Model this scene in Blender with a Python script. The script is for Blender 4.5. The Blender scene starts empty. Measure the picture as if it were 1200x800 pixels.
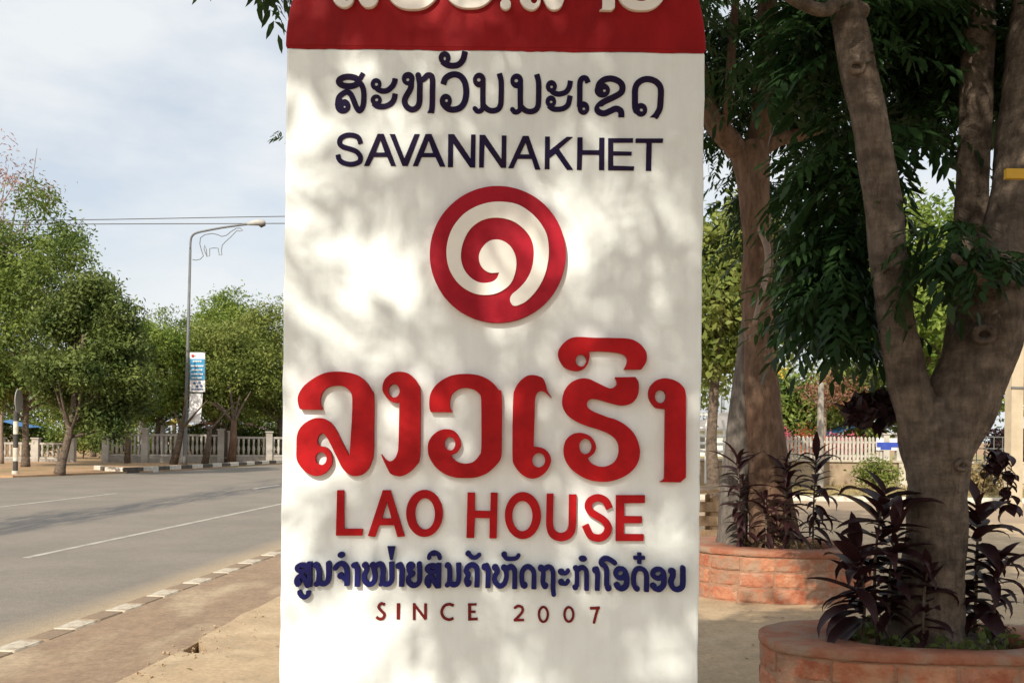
import bpy, bmesh, math, random
import numpy as np
from mathutils import Vector, Matrix

# ------------------------------------------------------------------ camera, sky, sun, exposure
scene = bpy.context.scene
COL = scene.collection
F, U0, V0, EYE, ROLL = 1150.0, 600.0, 512.0, 1.6, math.radians(0.65)

cam_data = bpy.data.cameras.new("camera")
cam = bpy.data.objects.new("camera", cam_data)
COL.objects.link(cam)
cam_data.sensor_width = 36.0
cam_data.lens = 36.0 * F / 1200.0
cam_data.shift_y = (V0 - 400.0) / 1200.0
cam_data.clip_end = 6000.0
cam.matrix_world = Matrix.Translation((0, 0, EYE)) @ Matrix.Rotation(math.pi / 2, 4, 'X') @ Matrix.Rotation(ROLL, 4, 'Z')
scene.camera = cam

SUN_TRAVEL = Vector((0.30, 0.76, -0.57)).normalized()
sun_from = -SUN_TRAVEL
sun_el = math.asin(sun_from.z)
sun_az = math.atan2(sun_from.x, sun_from.y)

world = bpy.data.worlds.new("World")
scene.world = world
world.use_nodes = True
wn, wl = world.node_tree.nodes, world.node_tree.links
wn.clear()
w_out = wn.new("ShaderNodeOutputWorld")
w_bg = wn.new("ShaderNodeBackground")
w_sky = wn.new("ShaderNodeTexSky")
w_sky.sky_type = 'NISHITA'
w_sky.sun_disc = False
w_sky.sun_elevation = sun_el
w_sky.sun_rotation = sun_az
w_sky.air_density = 1.0
w_sky.dust_density = 3.0
w_sky.ozone_density = 1.0
w_co = wn.new("ShaderNodeTexCoord")
w_map = wn.new("ShaderNodeMapping")
w_map.inputs["Scale"].default_value = (1.0, 1.0, 2.6)
w_noise = wn.new("ShaderNodeTexNoise")
w_noise.inputs["Scale"].default_value = 2.6
w_noise.inputs["Detail"].default_value = 7.0
w_noise.inputs["Roughness"].default_value = 0.55
w_ramp = wn.new("ShaderNodeValToRGB")
w_ramp.color_ramp.elements[0].position = 0.40
w_ramp.color_ramp.elements[0].color = (0.55, 0.55, 0.55, 1)
w_ramp.color_ramp.elements[1].position = 0.60
w_ramp.color_ramp.elements[1].color = (0.97, 0.97, 0.97, 1)
w_mix = wn.new("ShaderNodeMix")
w_mix.data_type = 'RGBA'
w_mix.inputs["B"].default_value = (5.35, 5.55, 5.68, 1)
w_bg.inputs["Strength"].default_value = 0.086
wl.new(w_co.outputs["Generated"], w_map.inputs["Vector"])
wl.new(w_map.outputs["Vector"], w_noise.inputs["Vector"])
wl.new(w_noise.outputs["Fac"], w_ramp.inputs["Fac"])
wl.new(w_ramp.outputs["Color"], w_mix.inputs["Factor"])
wl.new(w_sky.outputs["Color"], w_mix.inputs["A"])
wl.new(w_mix.outputs["Result"], w_bg.inputs["Color"])
wl.new(w_bg.outputs["Background"], w_out.inputs["Surface"])

sun_data = bpy.data.lights.new("sun", 'SUN')
sun_data.energy = 2.6
sun_data.angle = math.radians(0.53)
sun_data.color = (1.0, 0.91, 0.77)
sun = bpy.data.objects.new("sun", sun_data)
COL.objects.link(sun)
sun.rotation_euler = SUN_TRAVEL.to_track_quat('-Z', 'Y').to_euler()
sun.location = (-8, -20, 18)

vs = scene.view_settings
vs.view_transform = 'Standard'
vs.look = 'None'
vs.gamma = 1.0
vs.use_curve_mapping = False
vs.exposure = 0.93
scene.cycles.max_bounces = 8
scene.cycles.transparent_max_bounces = 8

rng = random.Random(11)
nrng = np.random.default_rng(5)


# ------------------------------------------------------------------ helpers
def unroll(u, v):
    du, dv = u - U0, v - V0
    c, s = math.cos(ROLL), math.sin(ROLL)
    return du * c + dv * s, -du * s + dv * c


def at(u, v, d):
    x, y = unroll(u, v)
    return Vector((x / F * d, d, EYE - y / F * d))


def ground(u, v, z=0.0):
    x, y = unroll(u, v)
    d = (EYE - z) * F / y
    return Vector((x / F * d, d, z))


def tag(o, label=None, cat=None, group=None, kind=None):
    if label: o["label"] = label
    if cat: o["category"] = cat
    if group: o["group"] = group
    if kind: o["kind"] = kind
    return o


def empty(name, loc=(0, 0, 0), rz=0.0):
    o = bpy.data.objects.new(name, None)
    COL.objects.link(o)
    o.location = loc
    o.rotation_euler = (0, 0, rz)
    o.empty_display_size = 0.2
    return o


def link_mesh(name, me, material, parent=None, loc=None):
    o = bpy.data.objects.new(name, me)
    COL.objects.link(o)
    if material is not None and not me.materials:
        me.materials.append(material)
    if parent is not None:
        o.parent = parent
    if loc is not None:
        o.location = loc
    return o


def instance(name, me, parent, loc=(0, 0, 0), rot=(0, 0, 0), scale=(1, 1, 1)):
    o = bpy.data.objects.new(name, me)
    COL.objects.link(o)
    o.parent = parent
    o.location = loc
    o.rotation_euler = rot
    o.scale = scale
    return o


class MB:
    """collects verts and faces for ONE mesh object"""
    def __init__(self):
        self.v, self.f = [], []

    def add(self, vs_, fs_):
        n = len(self.v)
        self.v += [tuple(p) for p in vs_]
        self.f += [tuple(i + n for i in f) for f in fs_]
        return self

    def box(self, c, s, rz=0.0, jit=0.0):
        cx, cy, cz = c
        sx, sy, sz = s[0] / 2, s[1] / 2, s[2] / 2
        co, si = math.cos(rz), math.sin(rz)
        vs_ = []
        for dz in (-sz, sz):
            for dx, dy in ((-sx, -sy), (sx, -sy), (sx, sy), (-sx, sy)):
                j = [rng.uniform(-jit, jit) for _ in range(3)] if jit else (0, 0, 0)
                vs_.append((cx + dx * co - dy * si + j[0], cy + dx * si + dy * co + j[1], cz + dz + j[2]))
        return self.add(vs_, [(3, 2, 1, 0), (4, 5, 6, 7), (0, 1, 5, 4), (1, 2, 6, 5), (2, 3, 7, 6), (3, 0, 4, 7)])

    def tube(self, pts, radii, n=8, cap=True, noise=0.0, seed=0):
        pts = [Vector(p) for p in pts]
        r_ = random.Random(seed)
        if isinstance(radii, (int, float)):
            radii = [radii] * len(pts)
        vs_, fs_ = [], []
        up = Vector((0.13, 0.31, 1)).normalized()
        t0 = (pts[1] - pts[0]).normalized()
        if abs(t0.dot(up)) > 0.9: up = Vector((1, 0.2, 0)).normalized()
        nrm = (up - t0 * up.dot(t0)).normalized()
        for i, p in enumerate(pts):
            a = pts[max(i - 1, 0)]; b = pts[min(i + 1, len(pts) - 1)]
            t = (b - a).normalized()
            nrm = (nrm - t * nrm.dot(t))
            nrm = nrm.normalized() if nrm.length > 1e-6 else t.orthogonal().normalized()
            bi = t.cross(nrm)
            for k in range(n):
                an = 2 * math.pi * k / n
                rr = radii[i] * (1 + (noise * (math.sin(3 * an + i * 0.55 + seed) * 0.6 + math.sin(2 * an - i * 0.31 + 2 * seed) * 0.5 + r_.uniform(-0.35, 0.35)) if noise else 0))
                vs_.append(p + (nrm * math.cos(an) + bi * math.sin(an)) * rr)
        for i in range(len(pts) - 1):
            for k in range(n):
                k2 = (k + 1) % n
                fs_.append((i * n + k, i * n + k2, (i + 1) * n + k2, (i + 1) * n + k))
        if cap:
            fs_.append(tuple(range(n - 1, -1, -1)))
            m = (len(pts) - 1) * n
            fs_.append(tuple(range(m, m + n)))
        return self.add(vs_, fs_)

    def prism(self, poly, z0, z1):
        n = len(poly)
        vs_ = [(p[0], p[1], z0) for p in poly] + [(p[0], p[1], z1) for p in poly]
        fs_ = [tuple(range(n - 1, -1, -1)), tuple(range(n, 2 * n))]
        fs_ += [(i, (i + 1) % n, n + (i + 1) % n, n + i) for i in range(n)]
        return self.add(vs_, fs_)

    def mesh(self, name, smooth=False):
        me = bpy.data.meshes.new(name)
        me.from_pydata(self.v, [], self.f)
        me.validate()
        if smooth:
            me.polygons.foreach_set("use_smooth", [True] * len(me.polygons))
        me.update()
        return me

    def build(self, name, material, parent=None, smooth=False, loc=None):
        return link_mesh(name, self.mesh(name, smooth), material, parent, loc)


def catmull(pts, radii=None, sub=6, closed=False):
    P = [np.array(p, float) for p in pts]
    n = len(P)
    R = list(radii) if radii is not None else [0] * n
    out, ro = [], []
    rngi = range(n) if closed else range(n - 1)
    for i in rngi:
        p1, p2 = P[i], P[(i + 1) % n]
        p0 = P[(i - 1) % n] if (closed or i > 0) else 2 * p1 - p2
        p3 = P[(i + 2) % n] if (closed or i + 2 < n) else 2 * p2 - p1
        for k in range(sub):
            t = k / sub
            out.append(0.5 * ((2 * p1) + (-p0 + p2) * t + (2 * p0 - 5 * p1 + 4 * p2 - p3) * t * t + (-p0 + 3 * p1 - 3 * p2 + p3) * t ** 3))
            ro.append(R[i] * (1 - t) + R[(i + 1) % n] * t)
    if not closed:
        out.append(P[-1]); ro.append(R[-1])
    return (out, ro) if radii is not None else out


# ------------------------------------------------------------------ materials
MATS = {}


def mat(name, c1, c2=None, scale=6.0, rough=0.7, bump=0.0, bscale=None, stretch=(1, 1, 1), detail=5.0, spec=0.3, lo=0.35, hi=0.65, c3=None, s3=1.0, f3=0.5):
    if name in MATS: return MATS[name]
    m = bpy.data.materials.new(name)
    m.use_nodes = True
    n, l = m.node_tree.nodes, m.node_tree.links
    b = n["Principled BSDF"]
    b.inputs["Roughness"].default_value = rough
    b.inputs["Specular IOR Level"].default_value = spec
    b.inputs["Base Color"].default_value = (*c1, 1)
    co = n.new("ShaderNodeTexCoord")
    mp = n.new("ShaderNodeMapping")
    mp.inputs["Scale"].default_value = stretch
    l.new(co.outputs["Object"], mp.inputs["Vector"])
    if c2 is not None:
        nz = n.new("ShaderNodeTexNoise")
        nz.inputs["Scale"].default_value = scale
        nz.inputs["Detail"].default_value = detail
        nz.inputs["Roughness"].default_value = 0.62
        rp = n.new("ShaderNodeMapRange")
        rp.inputs["From Min"].default_value = lo
        rp.inputs["From Max"].default_value = hi
        mx = n.new("ShaderNodeMix"); mx.data_type = 'RGBA'
        mx.inputs["A"].default_value = (*c1, 1)
        mx.inputs["B"].default_value = (*c2, 1)
        l.new(mp.outputs["Vector"], nz.inputs["Vector"])
        l.new(nz.outputs["Fac"], rp.inputs["Value"])
        l.new(rp.outputs["Result"], mx.inputs["Factor"])
        col = mx.outputs["Result"]
        if c3 is not None:
            nz3 = n.new("ShaderNodeTexNoise")
            nz3.inputs["Scale"].default_value = s3
            nz3.inputs["Detail"].default_value = 6.0
            rp3 = n.new("ShaderNodeMapRange")
            rp3.inputs["From Min"].default_value = 0.5
            rp3.inputs["From Max"].default_value = 0.68
            rp3.inputs["To Max"].default_value = f3
            mx3 = n.new("ShaderNodeMix"); mx3.data_type = 'RGBA'
            mx3.inputs["B"].default_value = (*c3, 1)
            l.new(mp.outputs["Vector"], nz3.inputs["Vector"])
            l.new(nz3.outputs["Fac"], rp3.inputs["Value"])
            l.new(rp3.outputs["Result"], mx3.inputs["Factor"])
            l.new(col, mx3.inputs["A"])
            col = mx3.outputs["Result"]
        l.new(col, b.inputs["Base Color"])
    if bump:
        nb = n.new("ShaderNodeTexNoise")
        nb.inputs["Scale"].default_value = bscale or scale * 3
        nb.inputs["Detail"].default_value = 6.0
        bp = n.new("ShaderNodeBump")
        bp.inputs["Strength"].default_value = bump
        bp.inputs["Distance"].default_value = 0.02
        l.new(mp.outputs["Vector"], nb.inputs["Vector"])
        l.new(nb.outputs["Fac"], bp.inputs["Height"])
        l.new(bp.outputs["Normal"], b.inputs["Normal"])
    MATS[name] = m
    return m


def leafmat(name, c1, c2, trans=0.35, rough=0.45, noise_scale=0.5, spec=0.22):
    m = bpy.data.materials.new(name)
    m.use_nodes = True
    n, l = m.node_tree.nodes, m.node_tree.links
    n.clear()
    out = n.new("ShaderNodeOutputMaterial")
    pr = n.new("ShaderNodeBsdfPrincipled")
    pr.inputs["Roughness"].default_value = rough
    pr.inputs["Specular IOR Level"].default_value = spec
    tr = n.new("ShaderNodeBsdfTranslucent")
    ms = n.new("ShaderNodeMixShader")
    ms.inputs["Fac"].default_value = trans
    ge = n.new("ShaderNodeNewGeometry")
    co = n.new("ShaderNodeTexCoord")
    nz = n.new("ShaderNodeTexNoise")
    nz.inputs["Scale"].default_value = noise_scale
    nz.inputs["Detail"].default_value = 2.0
    l.new(co.outputs["Object"], nz.inputs["Vector"])
    ad = n.new("ShaderNodeMath"); ad.operation = 'ADD'
    mu = n.new("ShaderNodeMath"); mu.operation = 'MULTIPLY_ADD'
    mu.inputs[1].default_value = 2.2
    mu.inputs[2].default_value = -0.85
    l.new(nz.outputs["Fac"], mu.inputs[0])
    hf = n.new("ShaderNodeMath"); hf.operation = 'MULTIPLY'; hf.inputs[1].default_value = 0.5
    l.new(ge.outputs["Random Per Island"], hf.inputs[0])
    l.new(hf.outputs[0], ad.inputs[0])
    l.new(mu.outputs[0], ad.inputs[1])
    mx = n.new("ShaderNodeMix"); mx.data_type = 'RGBA'; mx.clamp_factor = True
    mx.inputs["A"].default_value = (*c1, 1)
    mx.inputs["B"].default_value = (*c2, 1)
    l.new(ad.outputs[0], mx.inputs["Factor"])
    l.new(mx.outputs["Result"], pr.inputs["Base Color"])
    l.new(mx.outputs["Result"], tr.inputs["Color"])
    l.new(pr.outputs[0], ms.inputs[1])
    l.new(tr.outputs[0], ms.inputs[2])
    l.new(ms.outputs[0], out.inputs["Surface"])
    MATS[name] = m
    return m


M_WHITE = mat("white_wall_paint", (0.79, 0.84, 0.84), (0.735, 0.78, 0.775), scale=2.2, rough=0.6, spec=0.15, bump=0.22, bscale=16, c3=(0.60, 0.58, 0.52), s3=9.0, f3=0.12)
M_CAPRED = mat("red_wall_paint", (0.31, 0.010, 0.013), (0.23, 0.008, 0.011), scale=3.5, spec=0.12, rough=0.55, bump=0.15, bscale=16)
M_RED = mat("red_letter_paint", (0.40, 0.007, 0.010), (0.32, 0.006, 0.009), scale=5, spec=0.12, rough=0.5, bump=0.05, bscale=40)
M_EMBLEM = mat("crimson_emblem_paint", (0.36, 0.010, 0.024), (0.29, 0.008, 0.019), scale=5, spec=0.12, rough=0.5, bump=0.05, bscale=40)
M_NAVY = mat("dark_navy_paint", (0.012, 0.008, 0.040), (0.018, 0.010, 0.030), scale=9, rough=0.6, spec=0.08)
M_BLUE = mat("blue_letter_paint", (0.013, 0.015, 0.11), (0.011, 0.011, 0.075), scale=9, rough=0.5, spec=0.1)
M_MAROON = mat("maroon_paint", (0.13, 0.012, 0.012), (0.17, 0.016, 0.016), scale=9, rough=0.6, spec=0.1)
M_LWHITE = mat("white_letter_paint", (0.80, 0.78, 0.73), (0.74, 0.72, 0.67), scale=9, rough=0.5)
M_BARK = mat("brown_bark", (0.120, 0.090, 0.066), (0.21, 0.160, 0.120), scale=9, rough=0.9, bump=0.9, bscale=30, stretch=(0.7, 0.7, 1.6), c3=(0.075, 0.056, 0.042), s3=6.0, f3=0.8)
M_BARKR = mat("reddish_bark", (0.130, 0.072, 0.045), (0.205, 0.130, 0.086), scale=4, rough=0.9, bump=0.5, bscale=16, stretch=(1, 1, 0.4), c3=(0.13, 0.085, 0.062), s3=2.0, f3=0.6)
M_BARKG = mat("grey_bark", (0.17, 0.15, 0.13), (0.12, 0.10, 0.085), scale=6, rough=0.9, bump=0.4, bscale=20, stretch=(1, 1, 0.4))
M_TWIG = mat("dry_twig", (0.30, 0.23, 0.18), (0.22, 0.16, 0.13), scale=8, rough=0.9)
M_METAL = mat("grey_galvanised_metal", (0.17, 0.175, 0.175), (0.13, 0.135, 0.135), scale=3, rough=0.5)
M_DARKM = mat("dark_metal", (0.05, 0.05, 0.05), (0.08, 0.07, 0.06), scale=5, rough=0.55)
M_CONC = mat("grey_concrete", (0.36, 0.33, 0.29), (0.25, 0.23, 0.20), scale=5, rough=0.9, bump=0.3)
M_FWHITE = mat("weathered_white_concrete", (0.78, 0.76, 0.71), (0.60, 0.57, 0.51), scale=2.0, rough=0.85, bump=0.2)
M_SOIL = mat("brown_soil", (0.12, 0.075, 0.045), (0.20, 0.13, 0.08), scale=12, rough=1.0, bump=0.8)
M_WOOD = mat("weathered_wood", (0.34, 0.24, 0.14), (0.20, 0.13, 0.08), scale=9, rough=0.85, bump=0.4, stretch=(1, 1, 0.2))

def fissures(m, stretch, scale, strength, dist):
    n, l = m.node_tree.nodes, m.node_tree.links
    b = n["Principled BSDF"]
    prev = b.inputs["Normal"].links[0].from_socket
    co = n.new("ShaderNodeTexCoord"); mp = n.new("ShaderNodeMapping"); mp.inputs["Scale"].default_value = stretch
    l.new(co.outputs["Object"], mp.inputs[0])
    nz = n.new("ShaderNodeTexNoise"); nz.inputs["Scale"].default_value = scale; nz.inputs["Detail"].default_value = 9.0; nz.inputs["Roughness"].default_value = 0.7
    l.new(mp.outputs[0], nz.inputs["Vector"])
    bp = n.new("ShaderNodeBump"); bp.inputs["Strength"].default_value = strength; bp.inputs["Distance"].default_value = dist
    l.new(nz.outputs["Fac"], bp.inputs["Height"]); l.new(prev, bp.inputs["Normal"]); l.new(bp.outputs["Normal"], b.inputs["Normal"])
    src = b.inputs["Base Color"].links[0].from_socket
    mr = n.new("ShaderNodeMapRange"); mr.inputs["From Min"].default_value = 0.36; mr.inputs["From Max"].default_value = 0.60
    mr.inputs["To Min"].default_value = 0.55; mr.inputs["To Max"].default_value = 1.12
    l.new(nz.outputs["Fac"], mr.inputs["Value"])
    mx = n.new("ShaderNodeMix"); mx.data_type = 'RGBA'; mx.blend_type = 'MULTIPLY'; mx.inputs["Factor"].default_value = 1.0
    l.new(src, mx.inputs["A"]); l.new(mr.outputs[0], mx.inputs["B"]); l.new(mx.outputs["Result"], b.inputs["Base Color"])
    return mr


fissures(M_BARK, (1, 1, 0.35), 22, 1.0, 0.03)
fissures(M_BARKR, (1, 1, 0.3), 16, 0.9, 0.03)
fissures(M_BARKG, (1, 1, 0.3), 18, 0.8, 0.02)
mr_ = fissures(M_WHITE, (1, 1, 0.08), 7, 0.12, 0.01)
mr_.inputs["To Min"].default_value = 0.93; mr_.inputs["To Max"].default_value = 1.02
mr_ = fissures(M_CAPRED, (1, 1, 0.15), 7, 0.1, 0.01)
mr_.inputs["To Min"].default_value = 0.82; mr_.inputs["To Max"].default_value = 1.05
for m_ in (M_RED, M_EMBLEM):
    mr_ = fissures(m_, (1, 1, 1), 14, 0.08, 0.01)
    mr_.inputs["To Min"].default_value = 0.84; mr_.inputs["To Max"].default_value = 1.08
L_DARK = leafmat("dark_mahogany_leaf", (0.0130, 0.0351, 0.0117), (0.0468, 0.0962, 0.0286), trans=0.3, rough=0.4, noise_scale=0.8)
L_OVER = leafmat("canopy_leaf", (0.022, 0.055, 0.015), (0.05, 0.10, 0.028), trans=0.25, rough=0.45, noise_scale=0.8)
L_MID = leafmat("deep_green_leaf", (0.0702, 0.1215, 0.0270), (0.2565, 0.3240, 0.0729), trans=0.35, noise_scale=0.7)
L_DEEP = leafmat("dusky_green_leaf", (0.0486, 0.0837, 0.0216), (0.2093, 0.2565, 0.0648), trans=0.3, noise_scale=0.7)
L_LIGHT = leafmat("fresh_green_leaf", (0.1063, 0.1875, 0.0300), (0.3125, 0.3875, 0.0813), trans=0.4, noise_scale=0.7)
L_OLIVE = leafmat("olive_leaf", (0.1260, 0.1740, 0.0360), (0.3120, 0.3480, 0.0900), trans=0.4, noise_scale=0.7)
L_PURPLE = leafmat("purple_cordyline_leaf", (0.020, 0.008, 0.010), (0.058, 0.019, 0.020), trans=0.2, rough=0.5, noise_scale=2.0, spec=0.25)
L_PURPDK = leafmat("dark_maroon_leaf", (0.022, 0.012, 0.014), (0.045, 0.02, 0.022), trans=0.15, rough=0.45)
L_DRYPINK = leafmat("dry_pink_blossom", (0.34, 0.20, 0.18), (0.48, 0.34, 0.30), trans=0.3, rough=0.7)
L_FLAME = leafmat("orange_red_blossom", (0.42, 0.08, 0.035), (0.50, 0.17, 0.07), trans=0.3, rough=0.6)
L_RUST = leafmat("rusty_pink_blossom", (0.24, 0.10, 0.06), (0.34, 0.19, 0.13), trans=0.3, rough=0.6)
L_PINKFL = leafmat("pink_flower", (0.50, 0.06, 0.12), (0.55, 0.20, 0.22), trans=0.3, rough=0.6)
L_DRY = leafmat("dry_straw_leaf", (0.30, 0.22, 0.10), (0.42, 0.33, 0.17), trans=0.3, rough=0.7)
L_WEED = leafmat("weed_leaf", (0.05, 0.09, 0.02), (0.12, 0.15, 0.04), trans=0.3)


# ------------------------------------------------------------------ setting: ground, road, pavements
def slab(name, poly, z0, z1, material, label, cat):
    bm = bmesh.new()
    vs_ = [bm.verts.new((p[0], p[1], z1)) for p in poly]
    f = bm.faces.new(vs_)
    if f.normal.z < 0 or True:
        bm.normal_update()
        if f.normal.z < 0: bmesh.ops.reverse_faces(bm, faces=[f])
    low = [bm.verts.new((p[0], p[1], z0)) for p in poly]
    n = len(poly)
    for i in range(n):
        j = (i + 1) % n
        bm.faces.new((low[i], low[j], vs_[j], vs_[i]))
    bmesh.ops.recalc_face_normals(bm, faces=bm.faces[:])
    top = [f for f in bm.faces if abs(f.normal.z) > 0.9]
    if top and top[0].normal.z < 0: bmesh.ops.reverse_faces(bm, faces=bm.faces[:])
    bmesh.ops.triangulate(bm, faces=[f for f in bm.faces if len(f.verts) > 4])
    me = bpy.data.meshes.new(name)
    bm.to_mesh(me); bm.free()
    o = link_mesh(name, me, material)
    tag(o, label, cat, kind="structure")
    return o


K = 0.083


def rd(t, s):
    return (t + K * s, s)


M_TERR = mat("red_dirt_ground", (0.44, 0.285, 0.165), (0.35, 0.22, 0.125), scale=0.5, rough=1.0, bump=0.5, bscale=6, c3=(0.24, 0.20, 0.09), s3=0.25, f3=0.7)
M_ROAD = mat("worn_asphalt", (0.175, 0.16, 0.145), (0.140, 0.130, 0.120), scale=0.7, rough=0.85, bump=0.35, bscale=60)
M_ROADDARK = None


def road_material():
    m = mat("road_asphalt", (0.245, 0.214, 0.176), (0.205, 0.180, 0.150), scale=0.6, rough=0.85, bump=0.4, bscale=70)
    n, l = m.node_tree.nodes, m.node_tree.links
    b = n["Principled BSDF"]
    old = b.inputs["Base Color"].links[0].from_socket
    co = n.new("ShaderNodeTexCoord")
    sep = n.new("ShaderNodeSeparateXYZ")
    l.new(co.outputs["Object"], sep.inputs[0])
    # lateral offset from the kerb line
    sh = n.new("ShaderNodeMath"); sh.operation = 'MULTIPLY_ADD'
    sh.inputs[1].default_value = -K
    l.new(sep.outputs["Y"], sh.inputs[0]); l.new(sep.outputs["X"], sh.inputs[2])
    mpn = n.new("ShaderNodeMapping"); mpn.inputs["Scale"].default_value = (0.9, 0.12, 1)
    l.new(co.outputs["Object"], mpn.inputs[0])
    nz = n.new("ShaderNodeTexNoise"); nz.inputs["Scale"].default_value = 1.0; nz.inputs["Detail"].default_value = 7
    l.new(mpn.outputs[0], nz.inputs["Vector"])
    # oil / tar stain: a wavering band about ten metres out
    wob = n.new("ShaderNodeMath"); wob.operation = 'MULTIPLY_ADD'; wob.inputs[1].default_value = 3.2
    l.new(nz.outputs["Fac"], wob.inputs[0]); l.new(sh.outputs[0], wob.inputs[2])
    cen = n.new("ShaderNodeMath"); cen.operation = 'ADD'; cen.inputs[1].default_value = 9.1
    l.new(wob.outputs[0], cen.inputs[0])
    ab = n.new("ShaderNodeMath"); ab.operation = 'ABSOLUTE'
    l.new(cen.outputs[0], ab.inputs[0])
    mr = n.new("ShaderNodeMapRange")
    mr.inputs["From Min"].default_value = 0.45; mr.inputs["From Max"].default_value = 1.1
    mr.inputs["To Min"].default_value = 0.8; mr.inputs["To Max"].default_value = 0.0
    l.new(ab.outputs[0], mr.inputs["Value"])
    brk = n.new("ShaderNodeTexNoise"); brk.inputs["Scale"].default_value = 3.0; brk.inputs["Detail"].default_value = 8; brk.inputs["Roughness"].default_value = 0.7
    mpb = n.new("ShaderNodeMapping"); mpb.inputs["Scale"].default_value = (1.6, 0.22, 1)
    l.new(co.outputs["Object"], mpb.inputs[0]); l.new(mpb.outputs[0], brk.inputs["Vector"])
    bm_ = n.new("ShaderNodeMapRange"); bm_.inputs["From Min"].default_value = 0.36; bm_.inputs["From Max"].default_value = 0.56
    l.new(brk.outputs["Fac"], bm_.inputs["Value"])
    mlt = n.new("ShaderNodeMath"); mlt.operation = 'MULTIPLY'
    l.new(mr.outputs[0], mlt.inputs[0]); l.new(bm_.outputs[0], mlt.inputs[1])
    mx = n.new("ShaderNodeMix"); mx.data_type = 'RGBA'
    mx.inputs["B"].default_value = (0.070, 0.072, 0.078, 1)
    l.new(mlt.outputs[0], mx.inputs["Factor"]); l.new(old, mx.inputs["A"])
    # sandy dust along the gutter
    g1 = n.new("ShaderNodeMath"); g1.operation = 'MULTIPLY_ADD'; g1.inputs[1].default_value = 0.9
    l.new(nz.outputs["Fac"], g1.inputs[0]); l.new(sh.outputs[0], g1.inputs[2])
    mg = n.new("ShaderNodeMapRange")
    mg.inputs["From Min"].default_value = -4.85; mg.inputs["From Max"].default_value = -4.25
    mg.inputs["To Max"].default_value = 0.9
    l.new(g1.outputs[0], mg.inputs["Value"])
    mx2 = n.new("ShaderNodeMix"); mx2.data_type = 'RGBA'
    mx2.inputs["B"].default_value = (0.40, 0.31, 0.205, 1)
    l.new(mg.outputs[0], mx2.inputs["Factor"]); l.new(mx.outputs["Result"], mx2.inputs["A"])
    l.new(mx2.outputs["Result"], b.inputs["Base Color"])
    return m


M_ROADS = road_material()
M_PAVE = mat("sandy_concrete", (0.50, 0.37, 0.23), (0.39, 0.29, 0.185), scale=0.9, rough=0.95, bump=0.35, bscale=14, c3=(0.55, 0.43, 0.28), s3=2.2, f3=0.7)
M_STRIP = mat("brown_dusty_concrete", (0.325, 0.228, 0.15), (0.25, 0.176, 0.118), scale=1.0, rough=0.95, bump=0.35, bscale=18, stretch=(1, 0.35, 1), c3=(0.46, 0.36, 0.24), s3=1.8, f3=0.8)
def grit(m, scale, amount):
    n, l = m.node_tree.nodes, m.node_tree.links
    b = n["Principled BSDF"]
    src = b.inputs["Base Color"].links[0].from_socket
    co = n.new("ShaderNodeTexCoord")
    for sc_, am in ((scale, amount), (scale * 0.22, amount * 0.7)):
        nz = n.new("ShaderNodeTexNoise")
        nz.inputs["Scale"].default_value = sc_
        nz.inputs["Detail"].default_value = 8.0
        nz.inputs["Roughness"].default_value = 0.75
        l.new(co.outputs["Object"], nz.inputs["Vector"])
        mr = n.new("ShaderNodeMapRange")
        mr.inputs["From Min"].default_value = 0.3
        mr.inputs["From Max"].default_value = 0.7
        mr.inputs["To Min"].default_value = 1.0 - am
        mr.inputs["To Max"].default_value = 1.0 + am
        l.new(nz.outputs["Fac"], mr.inputs["Value"])
        mx = n.new("ShaderNodeMix"); mx.data_type = 'RGBA'; mx.blend_type = 'MULTIPLY'
        mx.inputs["Factor"].default_value = 1.0
        l.new(src, mx.inputs["A"])
        l.new(mr.outputs[0], mx.inputs["B"])
        src = mx.outputs["Result"]
    l.new(src, b.inputs["Base Color"])


grit(M_PAVE, 28, 0.22)
grit(M_STRIP, 24, 0.25)
grit(M_ROADS, 40, 0.16)
grit(M_TERR, 10, 0.2)
M_KWHITE = mat("worn_white_kerb_paint", (0.68, 0.64, 0.56), (0.42, 0.36, 0.28), scale=7, lo=0.42, hi=0.75, rough=0.8, bump=0.3)
M_KBARE = mat("bare_kerb_concrete", (0.30, 0.22, 0.15), (0.23, 0.17, 0.115), scale=6, rough=0.95, bump=0.4)
M_KBLACK = mat("black_kerb_paint", (0.06, 0.055, 0.05), (0.12, 0.10, 0.08), scale=4, rough=0.8)
M_LINE = mat("worn_lane_paint", (0.46, 0.43, 0.37), (0.28, 0.255, 0.22), scale=5, rough=0.8, lo=0.42, hi=0.72)

S = 3000
terr = slab("ground", [(-S, -S), (S, -S), (S, S), (-S, S)], -0.3, -0.14, M_TERR, "reddish dirt ground reaching to the horizon", "ground")

far_edge = [(-23.6, -20), (-20.2, 20), (-18.9, 36.2), (-17.2, 40.0), (-16.0, 43.0), (-15.0, 48.0), (-13.5, 57.5), (-8.0, 123), (2, 240)]
near_edge = [rd(-4.40, s) for s in (240, 120, 60, 19, -20)]
slab("road", far_edge + near_edge, -0.139, -0.12, M_ROADS, "wide grey asphalt road running past the sign", "road")
lines = [(-7.72, 13.4, 60), (-13.5, 19.0, 27.8), (-7.72, 3.0, 8.5), (-10.7, 31, 33.5)]
for i, (t, a, b) in enumerate(lines):
    o = slab("lane_marking", [rd(t - 0.055, a), rd(t + 0.055, a), rd(t + 0.055, b), rd(t - 0.055, b)], -0.119, -0.116, M_LINE,
             ["long white lane line nearest the kerb", "short worn white line on the far lane", "white lane line beside the camera", "small white dash in mid road"][i], "lane marking")

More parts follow.
